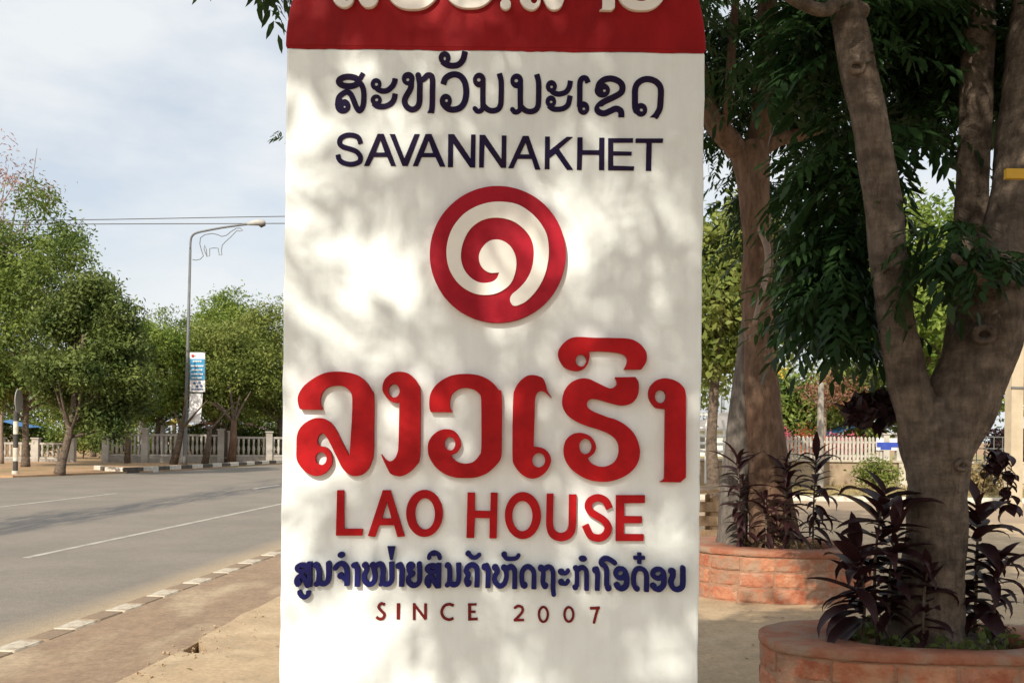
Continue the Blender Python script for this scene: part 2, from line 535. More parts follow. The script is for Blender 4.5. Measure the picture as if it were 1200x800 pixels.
# far verge (dirt) with its own step, driveway gap on the left
slab("dirt_verge", [(-18.6, 36.6), (-17.0, 40.2), (-15.85, 43.0), (-14.85, 48.0), (-13.35, 57.5), (-7.85, 123), (-90, 160), (-90, 36.6)], -0.139, -0.05, M_TERR, "orange dirt verge across the road", "verge")

# near pavement: dusty strip by the kerb and the broken sandy slab
crack = [ground(u, v) for u, v in ((140, 797), (172, 781), (203, 766), (211, 762), (224, 765), (243, 764), (240, 756), (233, 749), (245, 741), (257, 735), (270, 728), (283, 719), (303, 711), (325, 699))]
crack = [(p.x, p.y) for p in crack]
far_c = [rd(-3.08 + rng.uniform(-0.06, 0.06), s) for s in np.arange(10.2, 19.4, 0.6)]
near_c = [rd(-3.06 + rng.uniform(-0.05, 0.05), s) for s in np.arange(-8, 6.0, 0.7)]
slab("pavement", near_c + crack + far_c + [rd(-3.08, 19.5), (45, 19.5), (45, -8)], -0.138, 0.0, M_PAVE, "pale sandy concrete pavement under the sign and planters", "pavement")
strip_edge = [p for i, p in enumerate(crack) if i not in (4, 5, 6)]
strip_r = near_c + strip_edge + far_c + [rd(-3.08, 60)]
slab("kerb_strip", [(p[0] - 0.02, p[1]) for p in strip_r] + [rd(-4.24, 60), rd(-4.24, -8)], -0.137, -0.028, M_STRIP, "brown dusty paved strip between kerb and broken slab", "pavement")

# beyond the planters: side road, light kerb, verge
M_SIDE = mat("dusty_side_road", (0.42, 0.31, 0.21), (0.34, 0.25, 0.17), scale=0.6, rough=1.0, bump=0.3)
slab("side_road", [rd(-3.05, 19.52), (60, 19.52), (60, 27.0), rd(-3.05, 27.0)], -0.139, -0.06, M_SIDE, "dusty tan side road behind the planters", "road")
M_VERGE2 = mat("dry_grass_verge", (0.34, 0.26, 0.12), (0.26, 0.24, 0.09), scale=1.5, rough=1.0, bump=0.7, bscale=20, c3=(0.44, 0.33, 0.20), s3=0.8, f3=0.8)
slab("grass_verge", [rd(-3.05, 27.3), (60, 27.3), (60, 120), rd(-3.05, 120)], -0.139, 0.03, M_VERGE2, "dry grassy verge below the picket fence", "verge")
slab("side_kerb", [rd(-3.05, 27.02), (60, 27.02), (60, 27.28), rd(-3.05, 27.28)], -0.139, 0.07, M_KWHITE, "pale kerb along the far side of the side road", "kerb")

# painted near kerb, each stone a piece
M_KWORN = mat("scuffed_kerb_paint", (0.56, 0.50, 0.40), (0.33, 0.26, 0.185), scale=9, rough=0.9, bump=0.4, lo=0.44, hi=0.66)
grit(M_KWORN, 30, 0.15)
grit(M_KBARE, 30, 0.2)
kerb = empty("kerb", (0, 0, 0))
tag(kerb, "near kerb of alternating white and bare stones along the road", "kerb", kind="structure")


def kerb_mesh(name, L, w, h, m):
    bm = bmesh.new()
    bmesh.ops.create_cube(bm, size=1.0)
    bmesh.ops.scale(bm, verts=bm.verts, vec=(w, L, h))
    bmesh.ops.bevel(bm, geom=bm.edges[:], offset=0.015, segments=1, affect='EDGES')
    me = bpy.data.meshes.new(name)
    bm.to_mesh(me); bm.free()
    me.materials.append(m)
    return me


km = [kerb_mesh("kerb_stone_white", 0.40, 0.21, 0.2, M_KWORN), kerb_mesh("kerb_stone_bare", 0.425, 0.215, 0.2, M_KBARE)]
ang = -math.atan(K)
s = 3.05
for i in range(120):
    L = 0.41 if i % 2 == 0 else 0.435
    x, y = rd(-4.36, s + L / 2)
    instance("kerb_stone", km[i % 2], kerb, (x + rng.uniform(-0.012, 0.012), y, -0.121 + rng.uniform(-0.005, 0.004) + (0.0 if i % 2 == 0 else -0.006)), (rng.uniform(-0.01, 0.01), 0, ang + rng.uniform(-0.02, 0.02)))
    s += L
fk = empty("far_kerb", (0, 0, 0))
tag(fk, "far kerb of black and white stones across the road", "kerb", kind="structure")
fkm = [kerb_mesh("far_kerb_stone_white", 0.98, 0.25, 0.3, M_KWHITE), kerb_mesh("far_kerb_stone_black", 0.98, 0.25, 0.3, M_KBLACK)]
fpath = [(-18.3, 43.6), (-17.2, 42.2), (-16.4, 41.9), (-15.95, 43.2), (-15.0, 48.0), (-13.5, 57.5), (-8.0, 123)]
acc, idx = 0.0, 0
for a, b in zip(fpath[:-1], fpath[1:]):
    dx, dy = b[0] - a[0], b[1] - a[1]
    L = math.hypot(dx, dy)
    while acc < L and idx < 70:
        instance("kerb_stone", fkm[idx % 2], fk, (a[0] + dx * acc / L, a[1] + dy * acc / L, -0.03), (0, 0, math.atan2(dy, dx) - math.pi / 2))
        acc += 1.0; idx += 1
    acc -= L


# ------------------------------------------------------------------ the milestone sign
SD = 3.5            # distance of the slab's face
sign = empty("milestone_sign", (0, SD, 0))
tag(sign, "tall white milestone-shaped sign with red rounded top, spiral emblem and raised lettering", "sign")


def on_face(u, v, th):
    """pixel -> (x, z) on the plane th in front of the slab"""
    p = at(u, v, SD - th)
    return p.x, p.z


xl, _ = on_face(331.5, 400, 0)
xr, _ = on_face(822.5, 400, 0)
zb = on_face(580, 58.5, 0)[1]
cxs, hw = (xl + xr) / 2, (xr - xl) / 2
TH = 0.30


def slab_profile(side_z0, side_z1, n):
    r_ = random.Random(3)
    return [(side_z0 + (side_z1 - side_z0) * i / n, r_.uniform(-0.0022, 0.0022)) for i in range(n + 1)]


def front_slab(name, outline, material):
    """outline in (x,z), counter-clockwise seen from the front, extruded back with a soft edge"""
    bm = bmesh.new()
    fv = [bm.verts.new((x, 0, z)) for x, z in outline]
    f = bm.faces.new(fv)
    ret = bmesh.ops.extrude_face_region(bm, geom=[f])
    for g in ret["geom"]:
        if isinstance(g, bmesh.types.BMVert): g.co.y += TH
    bmesh.ops.recalc_face_normals(bm, faces=bm.faces[:])
    me = bpy.data.meshes.new(name)
    bm.to_mesh(me); bm.free()
    o = link_mesh(name, me, material, sign)
    bv = o.modifiers.new("edge", 'BEVEL')
    bv.width = 0.008; bv.segments = 2; bv.limit_method = 'ANGLE'; bv.angle_limit = math.radians(50)
    return o


prof = slab_profile(0.12, zb, 36)
prof2 = [(z, random.Random(i + 40).uniform(-0.0022, 0.0022)) for i, (z, _) in enumerate(prof)]
body = [(cxs - hw + j, z) for z, j in prof][::-1] + [(cxs + hw + j, z) for z, j in prof2]
front_slab("body", body[::-1], M_WHITE)
b_h = hw * 0.95
dome = []
for i in range(49):
    a = math.pi * i / 48
    dome.append((cxs + (hw + 0.003) * math.cos(a), zb + 0.001 + b_h * math.sin(a)))
o = front_slab("red_cap", dome, M_CAPRED)
o.location = (0, -0.003, 0)
# slightly ragged paint edge below the cap
rag = MB()
N = 80
top = [(cxs - hw + 0.006 + (2 * hw - 0.012) * i / N, zb + 0.006) for i in range(N + 1)]
bot = [(x, zb - 0.002 - 0.004 * abs(math.sin(i * 0.37) * math.sin(i * 0.13 + 1)) - rng.uniform(0, 0.0025)) for i, (x, z) in enumerate(top)]
rag.add([(x, -0.0042, z) for x, z in top] + [(x, -0.0015, z) for x, z in bot], [(i, N + 1 + i, N + 2 + i, i + 1) for i in range(N)])
rag.build("paint_edge", M_CAPRED, sign)
ped = MB().box((cxs, 0.15, 0.06), (2 * hw + 0.36, 0.66, 0.12), jit=0.004)
ped.build("plinth", M_CONC, sign)


# ---- lettering: traced strokes and outlines -> distance field -> contour -> raised mesh
def seg_dist(X, Y, a, b):
    ax, ay = a; bx, by = b
    dx, dy = bx - ax, by - ay
    L2 = dx * dx + dy * dy + 1e-12
    t = np.clip(((X - ax) * dx + (Y - ay) * dy) / L2, 0, 1)
    return np.hypot(X - ax - t * dx, Y - ay - t * dy), t


def poly_field(X, Y, pts):
    n = len(pts)
    ins = np.zeros(X.shape, bool)
    d = np.full(X.shape, 1e9)
    for i in range(n):
        a, b = pts[i], pts[(i + 1) % n]
        d = np.minimum(d, seg_dist(X, Y, a, b)[0])
        c = (a[1] > Y) != (b[1] > Y)
        xi = (b[0] - a[0]) * (Y - a[1]) / (b[1] - a[1] + 1e-12) + a[0]
        ins ^= c & (X < xi)
    return np.where(ins, -d, d)


def smooth_poly(pts, sub=5):
    """closed outline; points with a third entry are hard corners"""
    n = len(pts)
    cor = [i for i, p in enumerate(pts) if len(p) > 2]
    P = [p[:2] for p in pts]
    if not cor:
        return [tuple(p) for p in catmull(P, sub=sub, closed=True)]
    out = []
    for k, i in enumerate(cor):
        j = cor[(k + 1) % len(cor)]
        m = (j - i) % n or n
        chain = [P[(i + q) % n] for q in range(m + 1)]
        if len(chain) == 2:
            out.append(chain[0])
        else:
            out += [tuple(p) for p in catmull(chain, sub=sub)][:-1]
    return out


def field(prims, X, Y):
    f = np.full(X.shape, 1e9)
    for p in prims:
        k = p[0]
        if k == 'S':                      # stroke: points, radius, closed, butt
            pts = catmull(p[1], sub=6, closed=p[3]) if len(p[1]) > 2 else [np.array(q, float) for q in p[1]]
            segs = list(zip(pts[:-1], pts[1:])) + ([(pts[-1], pts[0])] if p[3] else [])
            d = np.full(X.shape, 1e9)
            for a, b in segs:
                d = np.minimum(d, seg_dist(X, Y, a, b)[0])
            g = d - p[2]
            if p[4]:                      # butt ends: cut by half planes near each end
                for e, q in ((pts[0], pts[1]), (pts[-1], pts[-2])):
                    if p[4] == 2 and e is pts[0]: continue
                    t = (e - q); t = t / (np.hypot(*t) + 1e-9)
                    h = (X - e[0]) * t[0] + (Y - e[1]) * t[1]
                    near = np.hypot(X - e[0], Y - e[1]) < p[2] * 1.6
                    g = np.where(near & (h > 0), np.maximum(g, h), g)
            f = np.minimum(f, g)
        elif k == 'P':
            f = np.minimum(f, poly_field(X, Y, p[1]))
        elif k == 'E':
            cx, cy, rx, ry = p[1]
            q = np.hypot((X - cx) / rx, (Y - cy) / ry)
            f = np.minimum(f, (q - 1) * min(rx, ry))
        elif k == 'XE':
            cx, cy, rx, ry = p[1]
            q = np.hypot((X - cx) / rx, (Y - cy) / ry)
            f = np.maximum(f, -(q - 1) * min(rx, ry))
        elif k == 'XP':
            f = np.maximum(f, -poly_field(X, Y, p[1]))
        elif k == 'XS':
            pts = catmull(p[1], sub=6)
            d = np.full(X.shape, 1e9)
            for a, b in zip(pts[:-1], pts[1:]):
                d = np.minimum(d, seg_dist(X, Y, a, b)[0])
            f = np.maximum(f, -(d - p[2]))
    return f


def contours(f, xs, ys):
    """marching squares, linked into closed loops"""
    ny, nx = f.shape
    inside = f < 0
    mix = inside[:-1, :-1].astype(int) + inside[:-1, 1:] + inside[1:, :-1] + inside[1:, 1:]
    J, I = np.nonzero((mix > 0) & (mix < 4))
    nxt, pos = {}, {}

    def edge(kind, j, i):
        key = (kind, j, i)
        if key not in pos:
            if kind == 0:
                a, b = f[j, i], f[j, i + 1]
                t = a / (a - b)
                pos[key] = (xs[i] + t * (xs[i + 1] - xs[i]), ys[j])
            else:
                a, b = f[j, i], f[j + 1, i]
                t = a / (a - b)
                pos[key] = (xs[i], ys[j] + t * (ys[j + 1] - ys[j]))
        return key
    for j, i in zip(J.tolist(), I.tolist()):
        c = [inside[j, i], inside[j, i + 1], inside[j + 1, i + 1], inside[j + 1, i]]
        E = [(0, j, i), (1, j, i + 1), (0, j + 1, i), (1, j, i)]
        ent = [E[k] for k in range(4) if not c[k] and c[(k + 1) % 4]]
        ext = [E[k] for k in range(4) if c[k] and not c[(k + 1) % 4]]
        if len(ent) == 1:
            nxt[edge(*ext[0])] = edge(*ent[0])
        else:
            for k in range(4):
                if c[k] and not c[(k + 1) % 4]:
                    e = E[(k - 1) % 4]
                    nxt[edge(*E[k])] = edge(*e)
    loops, used = [], set()
    for k0 in list(nxt):
        if k0 in used: continue
        lp, k = [], k0
        while k not in used and k in nxt:
            used.add(k); lp.append(pos[k]); k = nxt[k]
        if len(lp) > 8: loops.append(lp)
    return loops


def simplify(lp, tol):
    P = np.array(lp)
    n = len(P)
    i1 = int(np.argmax(((P - P[0]) ** 2).sum(1)))
    keep = {0, i1}
    st = [(0, i1), (i1, n)]
    Q = np.vstack([P, P[:1]])
    while st:
        a, b = st.pop()
        if b - a < 2: continue
        A, B = Q[a], Q[b]
        d = B - A
        L = np.hypot(*d) + 1e-9
        dist = np.abs((Q[a + 1:b, 0] - A[0]) * d[1] - (Q[a + 1:b, 1] - A[1]) * d[0]) / L
        m = int(np.argmax(dist))
        if dist[m] > tol:
            keep.add(a + 1 + m)
            st += [(a, a + 1 + m), (a + 1 + m, b)]
    return [tuple(Q[i]) for i in sorted(keep) if i < n]


LETTERS = []   # (name, loops, material, thickness)


def letter(frame, prims, material, th, name="letter", step=0.45, xf=None):
    ox, oy, sc = frame
    xsA, ysA = [], []
    for p in prims:
        if p[0] in ('E',):
            cx, cy, rx, ry = p[1]
            xsA += [cx - rx, cx + rx]; ysA += [cy - ry, cy + ry]
        elif p[0] == 'S':
            for q in p[1]:
                xsA += [q[0] - p[2], q[0] + p[2]]; ysA += [q[1] - p[2], q[1] + p[2]]
        elif p[0] == 'P':
            for q in p[1]:
                xsA.append(q[0]); ysA.append(q[1])
    st = step * sc
    m = 3 * st
    xs = np.arange(min(xsA) - m, max(xsA) + m, st)
    ys = np.arange(min(ysA) - m, max(ysA) + m, st)
    X, Y = np.meshgrid(xs, ys)
    lo = contours(field(prims, X, Y), xs, ys)
    th = th * (1 + 0.02 * (len(LETTERS) % 5))
    out = []
    for lp in lo:
        lp = simplify(lp, 0.05 * sc)
        if xf: lp = [xf(ox + x / sc, oy + y / sc) for x, y in lp]
        else: lp = [(ox + x / sc, oy + y / sc) for x, y in lp]
        out.append([on_face(u, v, th) for u, v in lp])
    LETTERS.append((name, out, material, th))


def St(pts, r, closed=False, butt=0): return ('S', pts, r, closed, butt)
def Pg(pts): return ('P', pts)
def Ps(pts): return ('P', smooth_poly(pts))
def El(cx, cy, rx, ry=None): return ('E', (cx, cy, rx, ry or rx))
def XE(cx, cy, rx, ry=None): return ('XE', (cx, cy, rx, ry or rx))


def ring(cx, cy, rx, ry, r):
    return St([(cx + rx * math.cos(a), cy + ry * math.sin(a)) for a in np.linspace(0, 2 * math.pi, 16, endpoint=False)], r, True)


C = 1
G_LO = [Ps([(55, 292), (75, 298, C), (190, 299, C), (178, 270), (176, 235), (190, 195), (220, 168), (265, 158), (310, 162), (345, 185), (362, 220), (363, 300), (358, 400), (352, 500), (346, 572, C), (310, 500), (270, 420), (240, 378), (205, 355), (170, 347), (130, 353), (85, 378), (52, 415), (38, 460), (36, 520), (36, 575), (47, 612), (80, 655), (125, 682), (165, 687), (205, 670), (235, 635), (246, 600), (238, 550), (210, 520), (172, 512, C), (158, 490), (165, 455), (190, 437), (215, 462), (245, 520), (275, 580), (305, 640), (340, 675), (375, 688), (420, 680), (455, 650), (478, 600), (488, 550), (490, 400), (490, 220), (475, 180), (440, 130), (390, 95), (320, 78), (250, 76), (190, 88), (130, 120), (80, 160), (50, 205), (43, 245)]), XE(180, 585, 33, 38)]
G_NGO = [Ps([(170, 30), (215, 40), (255, 70), (285, 110), (300, 155), (301, 350), (297, 600), (270, 660), (225, 705), (170, 730), (125, 724), (97, 712, C), (60, 640), (33, 576, C), (52, 600), (72, 622), (95, 630), (120, 620), (140, 590), (152, 540), (156, 400), (160, 234, C), (140, 239), (110, 233), (75, 205), (50, 165), (46, 130), (60, 85), (100, 45), (135, 32)]), XE(124, 158, 37, 45)]
G_WO = [Ps([(55, 300, C), (202, 302, C), (186, 270), (186, 220), (200, 180), (240, 148), (290, 138), (340, 148), (378, 175), (392, 205), (394, 300), (394, 540), (380, 590), (345, 630), (300, 645), (250, 640), (212, 618), (190, 588, C), (225, 575), (250, 545), (258, 510), (245, 465), (215, 430), (180, 416), (130, 418), (80, 445), (45, 490), (35, 540), (45, 600), (85, 665), (150, 715), (220, 738), (300, 742), (370, 735), (440, 705), (500, 650), (528, 600), (532, 500), (532, 190), (510, 150), (460, 95), (390, 58), (310, 45), (220, 50), (150, 75), (90, 120), (55, 175), (45, 230), (47, 275)]), XE(184, 512, 36, 45)]
G_E = [Ps([(190, 52), (230, 58), (265, 75), (285, 120), (295, 160), (330, 212, C), (300, 185), (270, 163), (245, 160), (222, 180), (212, 220), (210, 300), (205, 440), (203, 530, C), (225, 533), (265, 542), (300, 570), (318, 610), (312, 655), (285, 700), (240, 735), (190, 746), (140, 730), (95, 690), (65, 640), (60, 590), (60, 400), (65, 200), (75, 150), (105, 100), (150, 62)]), XE(237, 623, 43, 48)]
G_VOW = [Ps([(75, 260), (76, 205), (105, 155), (160, 105), (220, 80), (300, 77), (420, 84), (560, 85), (700, 90), (780, 105), (850, 150), (895, 210), (906, 260), (895, 320), (855, 381, C), (690, 381, C), (715, 335), (722, 290), (700, 250), (650, 228), (550, 215), (450, 210), (362, 212, C), (368, 265), (350, 330), (315, 375), (260, 395), (200, 390), (140, 365), (100, 320)]), XE(288, 297, 50, 56)]
G_HO = [Ps([(390, 65, C), (522, 63, C), (542, 95), (545, 150), (530, 200), (495, 235), (440, 248), (380, 238), (320, 220), (270, 207), (235, 206), (212, 225), (212, 255), (230, 274), (260, 290), (330, 318), (400, 340), (460, 375), (515, 430), (545, 500), (552, 560), (535, 625), (490, 680), (420, 720), (340, 740), (250, 735), (180, 710), (110, 660), (70, 600), (58, 540), (70, 480), (105, 440), (150, 424), (200, 430), (245, 460), (268, 510), (256, 555), (215, 588, C), (238, 620), (290, 642), (340, 640), (385, 615), (412, 570), (415, 510), (395, 465), (350, 430), (290, 405), (210, 380), (140, 350), (85, 310), (55, 260), (50, 210), (65, 150), (105, 100), (160, 75), (215, 74), (265, 95), (320, 122), (362, 137), (396, 120), (402, 95)]), XE(200, 512, 40, 50)]
G_AA = [Ps([(175, 72), (225, 85), (270, 115), (295, 160), (298, 250), (298, 400), (298, 712, C), (262, 745, C), (128, 742, C), (155, 725), (160, 690), (162, 500), (165, 272, C), (135, 268), (100, 260), (70, 225), (56, 180), (65, 130), (100, 90), (140, 74)]), XE(133, 190, 36, 42)]
TH_BIG, TH_MED, TH_BLUE = 0.024, 0.017, 0.022
letter((340, 420, 5.0), G_LO, M_RED, TH_BIG)
letter((440, 430, 5.714), G_NGO, M_RED, TH_BIG)
letter((495, 430, 5.714), G_WO, M_RED, TH_BIG)
letter((590, 430, 5.714), G_E, M_RED, TH_BIG)
letter((645, 385, 8.0), G_VOW, M_RED, TH_BIG)
letter((650, 430, 5.517), G_HO, M_RED, TH_BIG)
letter((750, 430, 5.517), G_AA, M_RED, TH_BIG)

# spiral emblem: a disc with the spiral cut out of it
spiral = [(540, 662), (580, 640), (630, 585), (665, 520), (683, 450), (687, 380), (675, 310), (640, 250), (590, 200), (530, 165), (460, 153), (390, 157), (320, 180), (260, 220), (210, 285), (185, 360), (183, 430), (200, 495), (240, 555), (295, 595), (350, 612), (410, 610), (460, 590), (500, 555), (522, 500), (527, 445), (515, 400), (490, 365), (450, 342), (405, 342), (370, 365), (345, 405), (343, 445), (360, 480), (395, 503), (442, 502, C), (430, 530), (405, 548), (360, 553), (320, 540), (285, 510), (262, 470), (253, 420), (262, 360), (290, 300), (330, 260), (380, 237), (440, 232), (500, 245), (550, 275), (590, 320), (610, 370), (612, 430), (600, 490), (575, 540), (540, 580), (505, 610), (495, 637), (505, 660), (520, 667)]
letter((480, 200, 4.21), [El(435, 412, 336, 337)], M_EMBLEM, 0.024, name="emblem")
letter((480, 200, 4.21), [('P', smooth_poly(spiral))], M_LWHITE, 0.0285, name="spiral")

# LAO HOUSE
fr = (385, 565, 8.276)
letter(fr, [Pg([(82, 75), (148, 75), (150, 450), (328, 450), (325, 515), (70, 515)])], M_RED, TH_MED)
letter(fr, [Pg([(525, 75), (600, 75), (738, 522), (668, 530), (635, 415), (490, 415), (450, 530), (380, 518)]), ('XP', [(565, 190), (610, 348), (518, 348)])], M_RED, TH_MED)
letter(fr, [El(930, 300, 178, 228), XE(935, 305, 96, 152)], M_RED, TH_MED)
fr = (540, 570, 10.0)
letter(fr, [Pg([(78, 68), (165, 68), (165, 280), (345, 285), (350, 70), (432, 70), (420, 605), (335, 605), (338, 368), (165, 365), (155, 600), (65, 600)])], M_RED, TH_MED)
letter(fr, [El(728, 338, 212, 275), XE(722, 345, 118, 178)], M_RED, TH_MED)
fr = (630, 570, 8.889)
letter(fr, [Ps([(95, 72, C), (167, 72, C), (163, 250), (163, 400), (185, 455), (235, 482), (290, 468), (320, 420), (325, 300), (328, 80, C), (407, 80, C), (404, 250), (400, 420), (375, 500), (320, 550), (240, 568), (160, 545), (110, 490), (90, 400), (92, 250)])], M_RED, TH_MED)
letter(fr, [St([(750, 226), (715, 155), (660, 120), (600, 120), (545, 155), (530, 210), (560, 265), (620, 305), (690, 350), (735, 410), (725, 480), (680, 525), (620, 535), (550, 505), (498, 400)], 38, butt=1)], M_RED, TH_MED)
letter(fr, [Pg([(818, 88), (1120, 88), (1118, 170), (905, 172), (905, 305), (1090, 308), (1088, 380), (902, 380), (900, 492), (1108, 495), (1105, 565), (815, 565)])], M_RED, TH_MED)

# dark upper Lao line
TN = 0.004
fr = (385, 70, 10.667)
letter(fr, [ring(250, 272, 122, 60, 38), St([(392, 240), (432, 168)], 30, butt=1), El(178, 580, 96, 93), St([(112, 560), (125, 480), (165, 432), (225, 402), (275, 430), (310, 500), (345, 590), (385, 637), (425, 590), (440, 500), (438, 400), (420, 330), (385, 280)], 34), XE(197, 587, 14), ('XS', [(175, 490), (225, 485), (265, 520), (290, 570)], 7)], M_NAVY, TN)
letter(fr, [El(593, 305, 68, 75), St([(600, 360), (660, 390), (730, 385), (790, 340), (822, 285), (832, 235)], 34, butt=1), El(595, 505, 70), St([(560, 545), (610, 580), (690, 585), (770, 555), (815, 500), (832, 425)], 34, butt=1), XE(597, 307, 20), XE(600, 500, 20)], M_NAVY, TN)
fr = (465, 55, 9.411)
letter(fr, [El(125, 350, 71, 74), St([(160, 380), (150, 460), (105, 540), (85, 600), (110, 660), (165, 690), (220, 670), (248, 610), (252, 500), (252, 400), (235, 312)], 32), St([(262, 370), (300, 350), (340, 312), (382, 322), (394, 380), (392, 500), (390, 640), (380, 728)], 31, butt=2), Pg([(335, 727), (410, 729), (405, 680), (366, 672)]), XE(120, 362, 17)], M_NAVY, TN)
letter(fr, [St([(512, 412), (535, 350), (590, 312), (650, 303), (710, 330), (750, 390), (765, 470), (760, 560), (735, 630), (690, 675), (620, 692), (560, 677), (515, 632), (505, 590)], 34, butt=1), El(540, 595, 67, 78), XE(547, 592, 16)], M_NAVY, TN)
letter(fr, [El(527, 120, 66, 72), St([(500, 160), (550, 195), (610, 208), (680, 195), (730, 140), (752, 50)], 33, butt=1), XE(528, 128, 12, 22)], M_NAVY, TN)
fr = (545, 75, 11.43)
for dx, dy in ((0, 0), (502, 11)):
    q = lambda P_: [(x + dx, y + dy) for x, y in P_]
    letter(fr, [El(190 + dx, 215 + dy, 86, 98), St(q([(237, 215), (238, 300), (237, 450), (240, 560)]), 37), St(q([(132, 598), (165, 632), (215, 622), (250, 565)]), 33), St(q([(245, 555), (300, 608), (370, 627), (440, 607), (475, 550), (483, 450), (485, 300), (480, 210), (458, 128)]), 37, butt=1), XE(183 + dx, 213 + dy, 24)], M_NAVY, TN)
fr = (635, 80, 12.31)
letter(fr, [El(137, 262, 80, 90), St([(140, 330), (200, 365), (270, 370), (350, 340), (395, 270), (413, 182)], 38, butt=1), El(130, 480, 77, 87), St([(100, 540), (160, 585), (240, 592), (320, 575), (380, 520), (408, 396)], 38, butt=1), XE(140, 268, 20), XE(133, 485, 20)], M_NAVY, TN)
letter(fr, [St([(668, 208), (642, 152), (600, 140), (562, 170), (548, 240), (548, 400), (545, 560)], 40, butt=1), El(600, 575, 85, 97), XE(605, 585, 20)], M_NAVY, TN)
fr = (690, 80, 12.0)
letter(fr, [El(190, 310, 108, 102), St([(130, 300), (150, 220), (220, 160), (310, 145), (400, 170), (460, 220), (475, 280), (455, 340), (390, 385), (300, 430), (200, 478), (140, 530), (120, 580), (150, 620), (220, 634), (300, 602), (380, 568), (440, 590), (458, 630), (456, 688)], 43, butt=2), XE(220, 315, 20), ('XS', [(165, 556), (230, 552), (305, 530)], 18)], M_NAVY, TN)
letter(fr, [St([(670, 600), (652, 540), (650, 400), (655, 280), (700, 200), (780, 157), (870, 157), (950, 192), (1000, 250), (1015, 320), (1010, 450), (1000, 560), (962, 640), (925, 692)], 43, butt=2), El(735, 585, 88, 96), Pg([(858, 692), (985, 692), (1025, 600), (950, 600)]), XE(740, 587, 22)], M_NAVY, TN)

# SAVANNAKHET
fr = (385, 145, 8.889)
letter(fr, [St([(335, 208), (310, 145), (250, 120), (180, 122), (125, 155), (115, 205), (150, 240), (220, 262), (290, 290), (330, 340), (325, 390), (280, 415), (220, 422), (150, 405), (110, 370), (96, 322)], 26, butt=1)], M_NAVY, TN)
letter(fr, [Pg([(510, 105), (575, 105), (703, 440), (650, 440), (610, 345), (470, 345), (422, 440), (368, 440)]), ('XP', [(540, 170), (585, 300), (490, 300)])], M_NAVY, TN)
letter(fr, [Pg([(635, 108), (692, 108), (790, 360), (895, 108), (950, 108), (825, 440), (770, 440)])], M_NAVY, TN)
letter(fr, [Pg([(1010, 107), (1072, 107), (1218, 447), (1160, 447), (1112, 348), (970, 348), (930, 442), (876, 442)]), ('XP', [(1042, 175), (1088, 305), (993, 305)])], M_NAVY, TN)
fr = (510, 145, 8.571)
letter(fr, [Pg([(130, 105), (190, 105), (355, 350), (360, 108), (406, 108), (402, 440), (350, 440), (180, 195), (178, 436), (127, 436)])], M_NAVY, TN)
letter(fr, [Pg([(445, 112), (500, 112), (665, 355), (668, 118), (716, 118), (713, 442), (660, 442), (495, 205), (488, 440), (440, 440)])], M_NAVY, TN)
letter(fr, [Pg([(880, 122), (938, 122), (1058, 460), (1003, 460), (970, 352), (828, 352), (785, 446), (733, 446)]), ('XP', [(908, 190), (945, 308), (852, 308)])], M_NAVY, TN)
fr = (630, 150, 7.5)
letter(fr, [Pg([(65, 75), (108, 75), (108, 195), (255, 78), (312, 78), (188, 185), (314, 368), (258, 368), (158, 225), (105, 265), (105, 362), (62, 362)])], M_NAVY, TN)
letter(fr, [Pg([(350, 82), (396, 82), (396, 195), (540, 195), (542, 85), (588, 85), (586, 370), (540, 370), (540, 236), (392, 235), (388, 368), (345, 368)])], M_NAVY, TN)
letter(fr, [Pg([(620, 90), (840, 90), (838, 129), (665, 129), (665, 205), (828, 208), (825, 243), (665, 241), (665, 331), (850, 337), (845, 374), (620, 371)])], M_NAVY, TN)
letter(fr, [Pg([(862, 92), (1105, 92), (1100, 131), (1004, 131), (999, 376), (951, 376), (957, 131), (860, 131)])], M_NAVY, TN)

# blue lower Lao line
B, TB = M_BLUE, TH_BLUE
fr = (340, 635, 10.667)
letter(fr, [ring(145, 325, 62, 40, 30), St([(238, 245), (238, 560)], 30, butt=1), St([(90, 530), (76, 480), (105, 430), (155, 425), (185, 490), (212, 545)], 30), El(92, 500, 46)], B, TB)
letter(fr, [El(112, 625, 27), St([(115, 640), (140, 675), (180, 690), (218, 660), (225, 612)], 27, butt=2)], B, TB)
letter(fr, [El(315, 285, 38), St([(335, 290), (358, 370), (356, 440), (345, 510), (322, 525)], 32), St([(350, 500), (410, 522), (458, 500), (478, 420), (476, 265)], 32)], B, TB)
letter(fr, [St([(560, 325), (590, 285), (640, 268), (688, 300), (708, 380), (705, 545)], 32, butt=2), El(628, 420, 42), St([(640, 430), (690, 470)], 26)], B, TB)
letter(fr, [El(635, 160, 45, 38)], B, TB)
fr = (410, 635, 12.31)
letter(fr, [El(58, 335, 42), St([(80, 325), (105, 390), (104, 520), (102, 642)], 37, butt=2)], B, TB)
letter(fr, [El(215, 330, 45), St([(232, 345), (240, 400), (205, 480), (212, 560), (270, 610), (330, 590), (358, 520), (352, 420), (330, 335)], 36), El(325, 330, 44), St([(360, 360), (400, 322), (448, 322), (474, 385), (470, 500), (464, 590)], 37), El(442, 610, 30), St([(464, 585), (520, 608), (575, 590), (600, 535), (600, 400), (598, 285)], 36, butt=2)], B, TB)
letter(fr, [Pg([(538, 60), (652, 60), (612, 258), (578, 258)])], B, TB)
letter(fr, [El(698, 342, 44), St([(722, 325), (748, 390), (745, 520), (742, 642)], 37, butt=2)], B, TB)
letter(fr, [ring(872, 345, 36, 34, 28), St([(850, 385), (868, 440), (905, 462), (850, 500), (842, 570), (890, 620), (950, 620), (998, 570), (1005, 430), (998, 315)], 36)], B, TB)
fr = (490, 635, 12.31)
